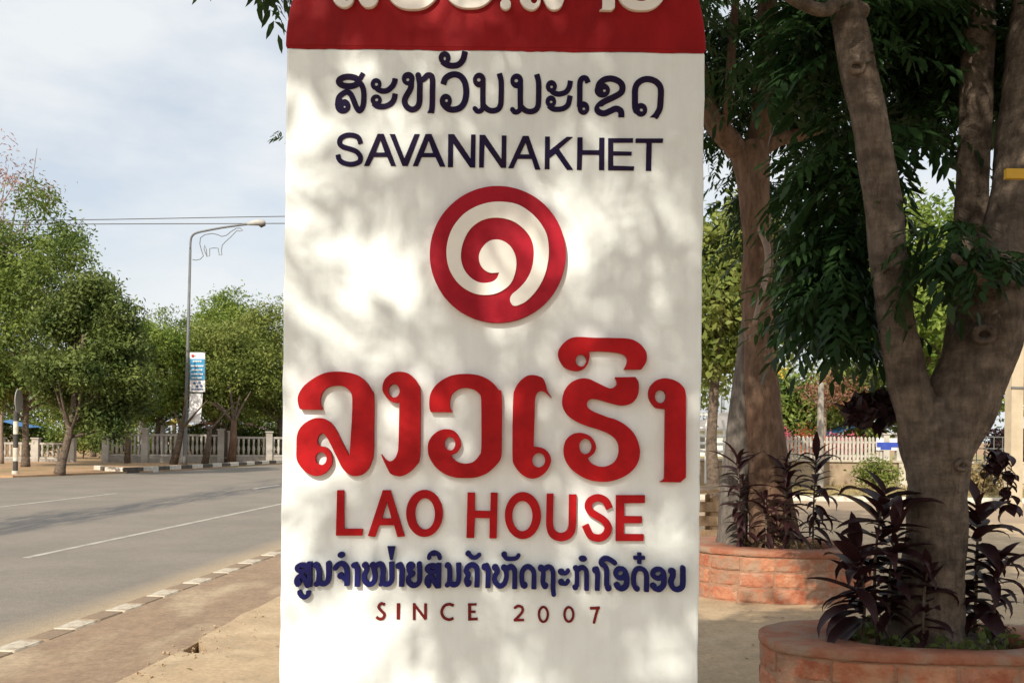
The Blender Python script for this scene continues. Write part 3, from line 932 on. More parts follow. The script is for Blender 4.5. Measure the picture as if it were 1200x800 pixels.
letter(fr, [ring(205, 385, 78, 44, 36), St([(295, 305), (290, 662)], 38, butt=1), St([(150, 630), (122, 570), (140, 510), (190, 500), (230, 570), (268, 635)], 35), El(138, 585, 50)], B, TB)
letter(fr, [St([(155, 228), (165, 185), (225, 150), (290, 180), (310, 230)], 30), El(225, 175, 50, 25)], B, TB)
letter(fr, [El(422, 335, 43), St([(445, 350), (455, 430), (448, 580), (418, 618)], 36), St([(455, 590), (512, 618), (568, 590), (586, 500), (580, 300)], 36, butt=2)], B, TB)
letter(fr, [St([(712, 610), (695, 550), (722, 480), (692, 420), (710, 365), (765, 330), (820, 345), (850, 410), (846, 652)], 37, butt=2), El(725, 595, 46)], B, TB)
letter(fr, [El(720, 165, 40), St([(735, 180), (775, 218), (830, 222), (880, 185)], 30)], B, TB)
letter(fr, [El(962, 358, 50), St([(988, 340), (1010, 410), (1008, 520), (1005, 660)], 37, butt=2)], B, TB)
fr = (570, 640, 11.43)
letter(fr, [El(118, 283, 46), St([(138, 295), (146, 340), (110, 410), (117, 480), (180, 532), (240, 500), (266, 420), (264, 340), (245, 292)], 33), El(235, 285, 42), St([(290, 292), (335, 272), (376, 320), (380, 420), (378, 568)], 34, butt=2)], B, TB)
letter(fr, [El(238, 110, 40), St([(240, 130), (270, 163), (340, 168), (400, 158), (432, 122)], 27)], B, TB)
letter(fr, [St([(490, 525), (475, 450), (480, 350), (512, 292), (562, 272), (610, 302), (638, 370), (636, 572)], 33, butt=2), El(508, 522, 45)], B, TB)
letter(fr, [El(733, 292, 45), St([(758, 300), (765, 380), (757, 480), (775, 535)], 32), El(785, 528, 44), St([(765, 312), (830, 275), (878, 302), (896, 380), (894, 560), (902, 642)], 32)], B, TB)
fr = (645, 640, 12.31)
letter(fr, [El(160, 368, 50, 46), St([(170, 388), (225, 388), (258, 348)], 28), El(160, 518, 48, 46), St([(170, 538), (225, 538), (258, 500)], 28)], B, TB)
letter(fr, [El(368, 315, 42), St([(385, 322), (387, 440), (385, 560)], 32), El(360, 592, 40), St([(400, 335), (455, 302), (508, 332), (525, 400), (524, 637)], 33, butt=2)], B, TB)
letter(fr, [El(470, 178, 60, 43)], B, TB)
letter(fr, [El(652, 342, 48), St([(672, 325), (684, 400), (682, 500), (678, 637)], 34, butt=2)], B, TB)
letter(fr, [St([(930, 238), (870, 195), (808, 172), (752, 195), (738, 250), (788, 285), (815, 350), (815, 560)], 36, butt=0), El(838, 600, 48)], B, TB)
fr = (720, 640, 12.31)
letter(fr, [ring(95, 390, 72, 68, 34), St([(172, 400), (184, 480), (170, 575), (110, 612), (52, 590)], 37), El(42, 562, 46)], B, TB)
letter(fr, [St([(310, 605), (285, 540), (286, 410), (322, 335), (380, 320), (440, 352), (468, 430), (466, 655)], 34, butt=2), El(328, 610, 42)], B, TB)
letter(fr, [St([(365, 90), (365, 252)], 28, butt=1), St([(283, 165), (442, 165)], 26, butt=1)], B, TB)
letter(fr, [ring(638, 395, 78, 66, 34), St([(715, 400), (722, 480), (712, 560), (650, 622), (585, 605)], 37), El(568, 572, 46)], B, TB)
letter(fr, [El(832, 358, 47), St([(852, 352), (850, 430), (822, 510), (850, 598), (920, 625), (980, 590), (996, 520), (994, 312)], 36)], B, TB)

# SINCE 2007
TS = 0.005
fr = (435, 700, 8.571)
letter(fr, [St([(136, 68), (98, 58), (74, 92), (100, 130), (132, 165), (118, 205), (80, 212), (50, 193)], 14, butt=1)], M_MAROON, TS, step=0.25)
letter(fr, [Pg([(256, 55), (291, 55), (287, 217), (253, 217)])], M_MAROON, TS, step=0.25)
letter(fr, [St([(431, 55), (431, 222)], 14, butt=1), St([(428, 62), (548, 218)], 13, butt=1), St([(545, 58), (545, 215)], 14, butt=1)], M_MAROON, TS, step=0.25)
letter(fr, [St([(828, 78), (780, 64), (732, 85), (707, 140), (727, 195), (780, 220), (825, 205)], 14, butt=1)], M_MAROON, TS, step=0.25)
letter(fr, [St([(988, 56), (988, 228)], 15, butt=1), St([(972, 68), (1058, 66)], 12, butt=1), St([(990, 141), (1047, 140)], 11, butt=1), St([(974, 217), (1068, 212)], 13, butt=1)], M_MAROON, TS, step=0.25)
fr = (590, 700, 9.231)
letter(fr, [St([(125, 108), (160, 88), (202, 105), (205, 148), (165, 200), (122, 240)], 14), St([(114, 243), (222, 240)], 13, butt=1)], M_MAROON, TS, step=0.25)
letter(fr, [ring(432, 180, 48, 80, 13)], M_MAROON, TS, step=0.25)
letter(fr, [ring(708, 180, 48, 78, 13)], M_MAROON, TS, step=0.25)
letter(fr, [St([(936, 114), (1042, 108)], 15, butt=1), St([(1022, 115), (1000, 185), (980, 268)], 14)], M_MAROON, TS, step=0.25)


# white line on the red cap (its upper part is above the picture)
def put(sc, x0, base, ox, oy):
    return lambda u, v: (x0 + (u - ox) * sc, base + (v - oy) * sc)


TW = 0.018
# ox / oy: the traced letter's own left edge and baseline in the photograph
letter((340, 420, 5.0), G_LO, M_LWHITE, TW, xf=put(0.62, 388.5, 9.2, 347, 557.5))
letter((495, 430, 5.714), G_WO, M_LWHITE, TW, xf=put(0.70, 452.5, 11.2, 501, 559.8))
letter((495, 430, 5.714), G_WO, M_LWHITE, TW, xf=put(0.68, 520.5, 9.8, 501, 559.8))
letter((580, 0, 4.8), [El(60, 25, 30)], M_LWHITE, TW)
letter((340, 420, 5.0), G_LO, M_LWHITE, TW, xf=put(0.58, 609, 12.0, 347, 557.5))
letter((750, 430, 5.517), G_AA, M_LWHITE, TW, xf=put(0.58, 695, 12.4, 760, 564.8))
letter((495, 430, 5.714), G_WO, M_LWHITE, TW, xf=put(0.64, 723, 12.6, 501, 559.8))

tmp = []
for nm, loops, m_, th in LETTERS:
    cu = bpy.data.curves.new("outline", 'CURVE')
    cu.dimensions = '2D'
    cu.fill_mode = 'BOTH'
    bev = min(0.0009, th * 0.2)
    cu.extrude = th / 2 - bev
    cu.bevel_depth = bev
    cu.offset = -bev
    cu.bevel_resolution = 1
    for lp in loops:
        sp = cu.splines.new('POLY')
        sp.points.add(len(lp) - 1)
        sp.use_cyclic_u = True
        for pt, (x, z) in zip(sp.points, lp):
            pt.co = (x, z, 0, 1)
    co_ = bpy.data.objects.new("outline", cu)
    COL.objects.link(co_)
    tmp.append(co_)
EMB = []
dg = bpy.context.evaluated_depsgraph_get()
dg.update()
for co_, (nm, loops, m_, th) in zip(tmp, LETTERS):
    me = bpy.data.meshes.new_from_object(co_.evaluated_get(dg))
    me.name = nm
    n = len(me.vertices)
    a = np.empty(n * 3, np.float32)
    me.vertices.foreach_get("co", a)
    a = a.reshape(-1, 3)
    off = 0.003 if (m_ is M_LWHITE and nm == 'letter') else 0.0
    b_ = np.stack([a[:, 0], -th / 2 - a[:, 2] - off, a[:, 1]], 1)
    me.vertices.foreach_set("co", b_.astype(np.float32).ravel())
    me.update()
    me.materials.clear()
    ob = link_mesh(nm, me, m_, EMB[0] if nm == 'spiral' else sign)
    if nm == 'emblem': EMB.append(ob)
for co_ in tmp:
    cu = co_.data
    bpy.data.objects.remove(co_)
    bpy.data.curves.remove(cu)


# ------------------------------------------------------------------ planters
M_BLOCK = [mat("terracotta_block_%d" % i, c1, c2, scale=9, rough=0.92, bump=1.0, bscale=22, c3=c3, s3=7, f3=0.85, lo=0.4, hi=0.6) for i, (c1, c2, c3) in enumerate((
    ((0.42, 0.15, 0.078), (0.48, 0.24, 0.14), (0.34, 0.24, 0.165)),
    ((0.35, 0.11, 0.06), (0.45, 0.20, 0.115), (0.36, 0.25, 0.18)),
    ((0.45, 0.20, 0.115), (0.38, 0.14, 0.08), (0.40, 0.29, 0.21)),
    ((0.34, 0.20, 0.13), (0.37, 0.14, 0.075), (0.30, 0.21, 0.15))))]
M_RIM = mat("red_cement_rim", (0.31, 0.115, 0.065), (0.37, 0.175, 0.105), scale=5, rough=0.85, bump=0.9, bscale=24, c3=(0.30, 0.21, 0.15), s3=5, f3=0.9)
M_MORTAR = mat("brown_mortar", (0.38, 0.22, 0.145), (0.30, 0.17, 0.11), scale=14, rough=1.0, bump=0.5)


def planter(cx, cy, rx, ry, hx, hy, H, label, seed):
    root = empty("planter", (cx, cy, 0))
    tag(root, label, "planter", "red block planters around the trees")
    r_ = random.Random(seed)
    p_ = 2.6

    def out(a, ax, ay):
        c, s_ = math.cos(a), math.sin(a)
        k = (abs(c) ** p_ + abs(s_) ** p_) ** (-1 / p_)
        return ax * k * c, ay * k * s_
    NN = 96
    ts = [2 * math.pi * i / NN for i in range(NN)]
    RIM = 0.055
    # mortar core
    core = MB()
    o1 = [out(a, rx - 0.008, ry - 0.008) for a in ts]
    i1 = [out(a, hx, hy) for a in ts]
    vs_ = [(x, y, -0.05) for x, y in o1] + [(x, y, H - RIM) for x, y in o1] + [(x, y, H - RIM) for x, y in i1] + [(x, y, 0.2) for x, y in i1]
    fs_ = []
    for i in range(NN):
        j = (i + 1) % NN
        fs_ += [(i, j, NN + j, NN + i), (NN + i, NN + j, 2 * NN + j, 2 * NN + i), (2 * NN + i, 2 * NN + j, 3 * NN + j, 3 * NN + i)]
    core.add(vs_, fs_).build("mortar_core", M_MORTAR, root)
    # rim ring, gently uneven with rounded edges
    prof_ = [(-0.030, -0.004), (0.003, 0.0), (0.007, 0.012), (0.006, 0.042), (-0.010, RIM)]
    rings = []
    for off, dz in prof_:
        rings.append([(*out(a, rx + off, ry + off), H - RIM + dz + 0.004 * math.sin(3 * a + seed) + r_.uniform(-0.003, 0.003)) for a in ts])
    for off, dz in ((0.012, RIM + 0.002), (0.0, RIM - 0.012), (0.0, -0.06)):
        rings.append([(*out(a, hx + off, hy + off), H - RIM + dz + 0.004 * math.sin(3 * a + seed)) for a in ts])
    mb = MB()
    vs_ = [p for rg in rings for p in rg]
    fs_ = []
    for k in range(len(rings) - 1):
        for i in range(NN):
            j = (i + 1) % NN
            fs_.append((k * NN + i, k * NN + j, (k + 1) * NN + j, (k + 1) * NN + i))
    mb.add(vs_, fs_).build("rim", M_RIM, root, smooth=True)
    # blocks, three courses, stacked joints
    fine = [2 * math.pi * i / 720 for i in range(721)]
    pts = [out(a, rx, ry) for a in fine]
    cum = [0]
    for a, b in zip(pts[:-1], pts[1:]): cum.append(cum[-1] + math.hypot(b[0] - a[0], b[1] - a[1]))
    total = cum[-1]
    nb = int(round(total / 0.335))
    rows = 3
    hh = (H - RIM) / rows

    def ang_at(s_):
        return float(np.interp(s_ % total, cum, fine))
    for rrow in range(rows):
        for k in range(nb):
            s0 = total * k / nb + 0.007 + r_.uniform(0, 0.006) + rrow * 0.012
            s1 = total * (k + 1) / nb - 0.007 - r_.uniform(0, 0.006) + rrow * 0.012
            z0 = rrow * hh + 0.006 + r_.uniform(0, 0.004)
            z1 = (rrow + 1) * hh - 0.006 - r_.uniform(0, 0.004)
            pr_ = r_.uniform(-0.006, 0.006)
            mb = MB()
            vs_, nseg = [], 4
            cols = []
            for q in range(nseg + 1):
                a = ang_at(s0 + (s1 - s0) * q / nseg)
                e = 0.006 if q in (0, nseg) else 0.0
                col = []
                for off, z in ((-0.05, z0), (pr_ - 0.005 - e, z0 + 0.0), (pr_ - e * 0.5 + r_.uniform(-0.004, 0.004), z0 + 0.018), (pr_ - e * 0.5 + r_.uniform(-0.005, 0.005), (z0 + z1) / 2), (pr_ - e * 0.5 + r_.uniform(-0.004, 0.004), z1 - 0.018), (pr_ - 0.005 - e, z1), (-0.05, z1)):
                    x, y = out(a, rx + off, ry + off)
                    col.append((x, y, z))
                cols.append(col)
            m = len(cols[0])
            vs_ = [p for c in cols for p in c]
            fs_ = [(q * m + i, (q + 1) * m + i, (q + 1) * m + i + 1, q * m + i + 1) for q in range(nseg) for i in range(m - 1)]
            fs_ += [tuple(range(m))[::-1], tuple(range(nseg * m, nseg * m + m))]
            mb.add(vs_, fs_).build("block", M_BLOCK[r_.choice((0, 0, 1, 1, 2, 3))], root)
    # soil
    so = MB()
    vs_ = [(0, 0, H - 0.04)]
    for k in (0.35, 0.7, 1.0):
        vs_ += [(x * k * 1.01, y * k * 1.01, H - 0.05 - 0.05 * k * k + r_.uniform(-0.012, 0.012)) for x, y in i1]
    fs_ = [(0, 1 + i, 1 + (i + 1) % NN) for i in range(NN)]
    for k in range(2):
        fs_ += [(1 + k * NN + i, 1 + (k + 1) * NN + i, 1 + (k + 1) * NN + (i + 1) % NN, 1 + k * NN + (i + 1) % NN) for i in range(NN)]
    so.add(vs_, fs_).build("soil", M_SOIL, root, smooth=True)
    return root


P1 = Vector(((1092 - 600) / F * 5.72, 5.72, 0))
P2 = Vector(((912 - 600) / F * 10.35, 10.35, 0))
planter(P1.x, P1.y, 0.97, 0.51, 0.52, 0.36, 0.47, "red block planter in front at the lower right edge", 1)
planter(P2.x, P2.y, 0.92, 0.80, 0.55, 0.48, 0.51, "red block planter farther back, half hidden by the sign", 2)


# ------------------------------------------------------------------ foliage helpers
def rand_dirs(n):
    v = nrng.normal(size=(n, 3))
    return v / np.linalg.norm(v, axis=1, keepdims=True)


def quads_mesh(name, V, nper=4):
    """V: (n*nper, 3) -> n separate n-gons"""
    n = len(V) // nper
    me = bpy.data.meshes.new(name)
    me.vertices.add(len(V))
    me.vertices.foreach_set("co", V.astype(np.float32).ravel())
    me.loops.add(n * nper)
    me.loops.foreach_set("vertex_index", np.arange(n * nper, dtype=np.int32))
    me.polygons.add(n)
    me.polygons.foreach_set("loop_start", np.arange(0, n * nper, nper, dtype=np.int32))
    me.update(calc_edges=True)
    return me


def leaf_quads(centers, dirs, size, aspect=0.42, up_bias=0.5):
    """diamond leaves at centers; normals lean out along dirs and up"""
    n = len(centers)
    nr = dirs * 0.6 + rand_dirs(n) * 0.9 + np.array([0, 0, up_bias])
    nr /= np.linalg.norm(nr, axis=1, keepdims=True)
    t = rand_dirs(n)
    t -= nr * (t * nr).sum(1, keepdims=True)
    t /= np.linalg.norm(t, axis=1, keepdims=True) + 1e-9
    b = np.cross(nr, t)
    L = (size * nrng.uniform(0.6, 1.35, n))[:, None]
    W = L * aspect
    droop = nr * L * -0.12
    V = np.stack([centers - t * L * 0.5, centers + b * W * 0.5 + t * L * 0.05 - droop, centers + t * L * 0.5, centers - b * W * 0.5 + t * L * 0.05 - droop], 1)
    return V.reshape(-1, 3)


def lobes_points(lobes, n, inner=0.5):
    lobes = np.array(lobes, float)
    w = lobes[:, 3] ** 2
    idx = nrng.choice(len(lobes), n, p=w / w.sum())
    d = rand_dirs(n)
    rad = lobes[idx, 3] * (inner + (1 - inner) * np.sqrt(nrng.random(n))) * nrng.uniform(0.88, 1.1, n)
    sq = np.array([1, 1, 0.82])
    return lobes[idx, :3] + d * rad[:, None] * sq, d


def far_tree(name, label, base, top, width, depth, leaf, m_leaf, m_bark, trunk_r, n=9000, nl=26, low=None, seed=0, group=None, cat="tree", lean=(0, 0), asp=0.42, lob=(0.16, 0.27), trunks=1):
    """base (x,y), crown from low to top, width across"""
    r_ = random.Random(seed)
    root = empty(name, (base[0], base[1], -0.05))
    tag(root, label, cat, group)
    low = low if low is not None else top * 0.25
    cz, hz = (low + top) / 2, (top - low) / 2
    lobes = []
    for i in range(nl):
        while True:
            x, y, z = (r_.uniform(-1, 1) for _ in range(3))
            if x * x + y * y + z * z < 1 and (x * x + y * y + z * z > 0.2 or i < 4): break
        rr = width * r_.uniform(*lob)
        k = 1 - rr / (width * 0.5) * 0.55
        taper = 1.0 - 0.25 * max(0, z)
        lobes.append((lean[0] + x * width / 2 * k * taper, lean[1] + y * depth / 2 * k * taper, cz + z * hz * (1 - rr / hz * 0.6 if hz > rr else 0.4), rr))
    per = 14
    P, D = lobes_points(lobes, n // per, 0.35)
    P = np.repeat(P, per, 0)
    D = np.repeat(D, per, 0)
    P = P + nrng.normal(size=P.shape) * np.array([1.25, 1.25, 0.85]) * leaf * (0.55 + 0.9 * nrng.random((len(P), 1)))
    me = quads_mesh("crown", leaf_quads(P, D, leaf, asp))
    cr = link_mesh("crown", me, m_leaf, root)
    cr["kind"] = "stuff"
    tb = MB()
    for q in range(trunks):
        ox = (q - (trunks - 1) / 2) * trunk_r * 3
        pts = [Vector((ox * 1.5, 0, 0)), Vector((ox * 1.3 + r_.uniform(-.1, .1), 0, low * 0.55)), Vector((lean[0] * 0.4 + ox, lean[1] * 0.4, low + hz * 0.3)), Vector((lean[0] * 0.8 + ox * 0.5, lean[1] * 0.8, cz + hz * 0.25))]
        p, rr = catmull(pts, [trunk_r * 1.35, trunk_r, trunk_r * 0.8, trunk_r * 0.35], sub=4)
        tb.tube(p, rr, 8, noise=0.08, seed=seed)
    tb.build("trunk", m_bark, root, smooth=True)
    for lb in r_.sample(lobes, min(9, len(lobes))):
        st = Vector((lean[0] * 0.4, lean[1] * 0.4, low + (lb[2] - low) * 0.25))
        en = Vector(lb[:3])
        md = (st + en) / 2 + Vector((0, 0, -0.12 * (en - st).length))
        p, rr = catmull([st, md, en], [trunk_r * 0.42, trunk_r * 0.3, trunk_r * 0.12], sub=4)
        MB().tube(p, rr, 6).build("limb", m_bark, root, smooth=True)
    return root


# compound (pinnate) leaf: rachis with drooping leaflet pairs; returns a vertex array of leaflet quads
def compound_leaf(seed, L=0.34, pairs=5, ll=0.125, lw=0.036):
    r_ = random.Random(seed)
    V = []
    def rach(t): return np.array([0, t * L, -0.10 * L * t - 0.30 * L * t * t])
    def leaflet(p, d, size):
        d = d / np.linalg.norm(d)
        side = np.cross(d, np.array([0, 0, 1.0])); side /= np.linalg.norm(side) + 1e-9
        nn = np.cross(side, d)
        l, w = ll * size, lw * size
        a = p; b = p + d * l * 0.32 + side * w * 0.5 + nn * 0.006; c = p + d * l * 0.72 + side * w * 0.36 - nn * 0.004
        t = p + d * l - nn * 0.012
        e = p + d * l * 0.72 - side * w * 0.36 - nn * 0.004; f = p + d * l * 0.32 - side * w * 0.5 + nn * 0.006
        V.extend([a, b, c, t, e, f])
    for k in range(pairs):
        t = 0.25 + 0.72 * k / pairs
        for sgn in (-1, 1):
            d = np.array([sgn * r_.uniform(0.75, 1.0), r_.uniform(0.45, 0.8), r_.uniform(-0.75, -0.2)])
            leaflet(rach(t + r_.uniform(-0.02, 0.02)), d, r_.uniform(0.8, 1.1))
    leaflet(rach(1.0), np.array([r_.uniform(-.2, .2), 1.0, -0.6]), 1.0)
    return np.array(V)


CLEAF = [compound_leaf(s_, L=l_, pairs=p_, ll=a_, lw=w_) for s_, (l_, p_, a_, w_) in enumerate(((0.34, 5, 0.125, 0.036), (0.40, 6, 0.115, 0.032), (0.26, 4, 0.105, 0.034), (0.30, 5, 0.135, 0.042), (0.44, 7, 0.10, 0.028), (0.22, 3, 0.12, 0.038)))]


def leaf_frames(tips, leaves_per, droop=(-0.2, 0.5)):
    """cluster of leaves radiating from each twig tip: list of 3x3 rotation + origin"""
    out = []
    for p in tips:
        n = int(nrng.integers(leaves_per[0], leaves_per[1] + 1))
        a0 = nrng.uniform(0, 6.28)
        for k in range(n):
            a = a0 + 6.283 * k / n + nrng.normal(0, 0.35)
            el = nrng.uniform(*droop)
            y = np.array([math.cos(a) * math.cos(el), math.sin(a) * math.cos(el), -math.sin(el)])
            z = np.array([0, 0, 1.0]) + nrng.normal(0, 0.25, 3)
            x = np.cross(y, z); x /= np.linalg.norm(x)
            z = np.cross(x, y)
            sc = nrng.uniform(0.65, 1.3)
            out.append((np.stack([x, y, z], 1) * sc, np.asarray(p, float) + nrng.normal(0, 0.03, 3)))
    return out


def compound_mesh(name, frames):
    parts = []
    for R, p in frames:
        parts.append(CLEAF[int(nrng.integers(0, len(CLEAF)))] @ R.T + p)
    return quads_mesh(name, np.concatenate(parts), 6)


def blob_tips(u, v, d, ru, rv, rd_, n):
    """twig tips inside an ellipsoid given at a pixel and distance; radii are real metres from pixel sizes"""
    c = np.array(at(u, v, d))
    q = rand_dirs(n) * (nrng.random(n) ** (1 / 2.4))[:, None]
    return c + q * np.array([ru / F * d, rd_, rv / F * d])


def near_tree(name, label, root_loc, limbs, m_bark, tip_sets, single, group=None, cat="tree", per=(5, 8), m_leaf=None, bark_parts=None):
    root = empty(name, root_loc)
    tag(root, label, cat, group)
    R = Vector(root_loc)
    for i, (nm, pts, mb_) in enumerate(limbs):
        P = [Vector(p[:3]) - R for p in pts]
        rr = [p[3] for p in pts]
        p, r = catmull(P, rr, sub=8)
        MB().tube(p, r, 18 if rr[0] > 0.1 else 8, noise=0.05 if rr[0] > 0.06 else 0.0, seed=i + 3).build(nm, mb_ or m_bark, root, smooth=True)
    tips = np.concatenate(tip_sets) - np.array(R)
    fr_ = leaf_frames(tips, per)
    cr = link_mesh("crown", compound_mesh("crown", fr_), m_leaf or L_DARK, root)
    cr["kind"] = "stuff"
    return root


def px(u, v, d, r):
    p = at(u, v, d)
    return (p.x, p.y, p.z, r / F * d)


# ------------------------------------------------------------------ the two planter trees in view
D1 = 5.74
t1_limbs = [
    ("trunk", [(P1.x + 0.01, D1, 0.36, 0.34)] + [px(*a) for a in ((1085, 742, D1, 43), (1090, 700, D1, 38), (1096, 640, D1, 34), (1099, 580, D1, 33), (1101, 540, D1, 35), (1102, 505, D1, 40), (1100, 482, D1 + .03, 36), (1098, 468, D1 + .05, 24))], None),
    ("limb", [px(*a) for a in ((1092, 600, D1, 16), (1089, 565, D1, 25), (1084, 525, D1, 28), (1075, 480, D1, 27), (1062, 440, D1 - .02, 23), (1051, 380, D1 - .05, 21), (1043, 320, D1 - .1, 22), (1036, 250, D1 - .12, 21), (1024, 170, D1 - .15, 21), (1010, 100, D1 - .15, 21), (998, 45, D1 - .15, 20), (985, -30, D1 - .1, 18), (965, -180, D1, 14), (950, -330, D1 + .2, 9))], None),
    ("limb", [px(*a) for a in ((1101, 600, D1, 16), (1103, 565, D1, 26), (1110, 520, D1, 34), (1129, 465, D1, 41), (1150, 410, D1, 41), (1170, 350, D1, 40), (1188, 280, D1 + .05, 37), (1198, 210, D1 + .1, 34), (1205, 130, D1 + .15, 31), (1212, 40, D1 + .2, 29), (1225, -80, D1 + .3, 24), (1260, -250, D1 + .5, 16))], None),
    ("limb", [px(*a) for a in ((1100, 540, D1 + .05, 14), (1110, 480, D1 + .18, 18), (1122, 420, D1 + .38, 20), (1132, 360, D1 + .35, 21), (1137, 280, D1 + .4, 20), (1141, 180, D1 + .4, 19), (1145, 80, D1 + .45, 19), (1149, -20, D1 + .5, 17), (1150, -220, D1 + .6, 12))], None),
    ("branch", [px(*a) for a in ((1012, 15, D1 - .1, 10), (985, 4, D1 - .2, 9), (965, 12, D1 - .3, 8), (935, 2, D1 - .4, 7), (900, -20, D1 - .5, 5))], None),
    ("branch", [px(*a) for a in ((1058, 440, D1, 9), (1044, 418, D1 + .15, 7), (1034, 400, D1 + .3, 5), (1020, 370, D1 + .5, 4))], None),
    ("branch", [px(*a) for a in ((1158, 335, D1 - .1, 9), (1140, 320, D1 - .35, 6), (1118, 300, D1 - .55, 4))], None),
]
c1 = np.array([1.95, 6.2, 6.95])
t1_tips = [
    blob_tips(975, 290, 6.5, 26, 80, 0.45, 44),
    blob_tips(988, 365, 6.3, 18, 34, 0.3, 14),
    blob_tips(978, 190, 6.3, 24, 60, 0.5, 22),
    blob_tips(965, 50, 6.2, 60, 60, 0.8, 36),
    blob_tips(1060, 10, 6.5, 80, 45, 0.5, 34),
    blob_tips(1082, 85, 6.7, 36, 55, 0.5, 22),
    blob_tips(1165, 45, 6.7, 60, 60, 0.7, 40),
    blob_tips(1125, 285, 5.45, 38, 34, 0.10, 5),
    blob_tips(1158, 315, 5.4, 25, 22, 0.10, 3),
    blob_tips(1195, 110, 6.6, 25, 50, 0.5, 14),
    c1 + rand_dirs(860) * (nrng.random(860) ** 0.4)[:, None] * np.array([3.0, 2.6, 2.25]),
]
tree1 = near_tree("mahogany_tree", "forked brown tree with dark hanging leaves in the front planter", (P1.x, P1.y, 0.4), t1_limbs, M_BARK, t1_tips, 0, group="dark trees in the planters")
# separate leaves that can be told apart on the hanging fringe
leaf_me = []
for k in range(6):
    me = quads_mesh("leaf", CLEAF[k], 6)
    me.materials.append(L_DARK)
    leaf_me.append(me)


def single_leaves(root, tips, per):
    R = np.array(root.location)
    for Rm, p in leaf_frames(tips - R, per, (0.1, 0.9)):
        o = bpy.data.objects.new("leaf", leaf_me[int(nrng.integers(0, 6))])
        COL.objects.link(o)
        o.parent = root
        o.matrix_local = Matrix.Translation(p.tolist()) @ Matrix(Rm.tolist()).to_4x4()


single_leaves(tree1, np.concatenate([blob_tips(980, 335, 5.95, 22, 52, 0.12, 10), blob_tips(1100, 280, 5.35, 35, 34, 0.06, 2), blob_tips(1075, 150, 6.3, 20, 45, 0.2, 4)]), (4, 6))
# dark maroon sprout on the left of the fork
sp = leaf_quads(np.array(at(1022, 482, 6.0)) + rand_dirs(90) * np.array([0.16, 0.12, 0.10]) - np.array(tree1.location), rand_dirs(90), 0.17, 0.33, 0.0)
o = link_mesh("leaf_sprout", quads_mesh("leaf_sprout", sp), L_PURPDK, tree1)
o["kind"] = "stuff"
o["label"] = "dark maroon leaf tuft sprouting beside the fork"
a_, b_ = at(1062, 500, 5.9), at(1010, 478, 6.0)
MB().tube([Vector(a_) - tree1.location, (Vector(a_) + Vector(b_)) / 2 + Vector((0, 0, 0.02)) - tree1.location, Vector(b_) - tree1.location], [0.012, 0.009, 0.004], 6).build("twig", M_BARK, tree1)

for (u, v, d, r_, nm) in ((1153, 392, D1 - 0.20, 11, "knot"), (1003, 78, D1 - 0.25, 9, "knot"), (1128, 545, D1 - 0.19, 7, "knot")):
    c_ = Vector(at(u, v, d)) - tree1.location
    rr = r_ / F * d
    k_ = MB()
    ringp = [c_ + Vector((math.cos(a) * rr, -0.004 * math.sin(3 * a), math.sin(a) * rr * 0.75)) for a in np.linspace(0, 2 * math.pi, 14)]
    k_.tube(ringp, rr * 0.42, 6, cap=False)
    k_.build(nm, M_BARK, tree1, smooth=True)

D2 = 10.35
t2_limbs = [
    ("trunk", [(P2.x - 0.02, D2, 0.36, 0.34)] + [px(*a) for a in ((907, 632, D2, 29), (904, 590, D2, 26), (899, 530, D2, 23), (893, 470, D2, 21), (889, 410, D2, 18), (887, 350, D2, 18), (888, 290, D2, 17), (884, 230, D2, 18), (880, 190, D2, 21), (878, 168, D2, 20))], M_BARKR),
    ("trunk", [(at(856, 640, D2 + .15).x, D2 + .15, 0.38, 0.17)] + [px(*a) for a in ((858, 625, D2 + .15, 18), (861, 570, D2 + .15, 16), (867, 500, D2 + .12, 15), (874, 430, D2 + .08, 13), (882, 370, D2 + .03, 11), (886, 330, D2, 9))], M_BARKG),
    ("limb", [px(*a) for a in ((882, 215, D2, 8), (874, 190, D2, 14), (860, 170, D2 - .1, 13), (840, 148, D2 - .2, 12), (826, 110, D2 - .2, 10), (812, 40, D2 - .2, 8), (800, -90, D2, 6))], None),
    ("limb", [px(*a) for a in ((882, 215, D2, 8), (886, 180, D2, 14), (893, 140, D2, 14), (896, 80, D2 + .05, 13), (899, 20, D2 + .1, 12), (903, -120, D2 + .2, 9), (910, -260, D2 + .4, 5))], None),
    ("limb", [px(*a) for a in ((880, 200, D2, 8), (888, 180, D2, 11), (910, 164, D2 + .1, 9), (945, 156, D2 + .3, 8), (985, 140, D2 + .5, 6), (1030, 100, D2 + .8, 4))], None),
    ("branch", [px(*a) for a in ((850, 160, D2 - .2, 6), (854, 110, D2 - .3, 5), (858, 50, D2 - .3, 5), (864, -20, D2 - .3, 4))], None),
    ("branch", [px(*a) for a in ((882, 250, D2, 5), (900, 300, D2 - .3, 4), (884, 380, D2 - .5, 3))], M_TWIG),
]
c2 = np.array([2.7, 10.6, 7.2])
t2_tips = [
    blob_tips(848, 100, 10.8, 32, 90, 0.7, 38),
    blob_tips(900, 240, 11.4, 55, 60, 0.8, 30),
    blob_tips(930, 100, 11.0, 70, 80, 0.9, 42),
    blob_tips(985, 170, 11.6, 45, 60, 0.8, 26),
    blob_tips(925, 330, 11.0, 30, 50, 0.5, 16),
    c2 + rand_dirs(420) * (nrng.random(420) ** 0.4)[:, None] * np.array([3.0, 2.5, 2.3]),
]
tree2 = near_tree("mahogany_tree", "twin-trunked reddish tree in the farther planter beside the sign", (P2.x, P2.y, 0.4), t2_limbs, M_BARKR, t2_tips, 0, group="dark trees in the planters")

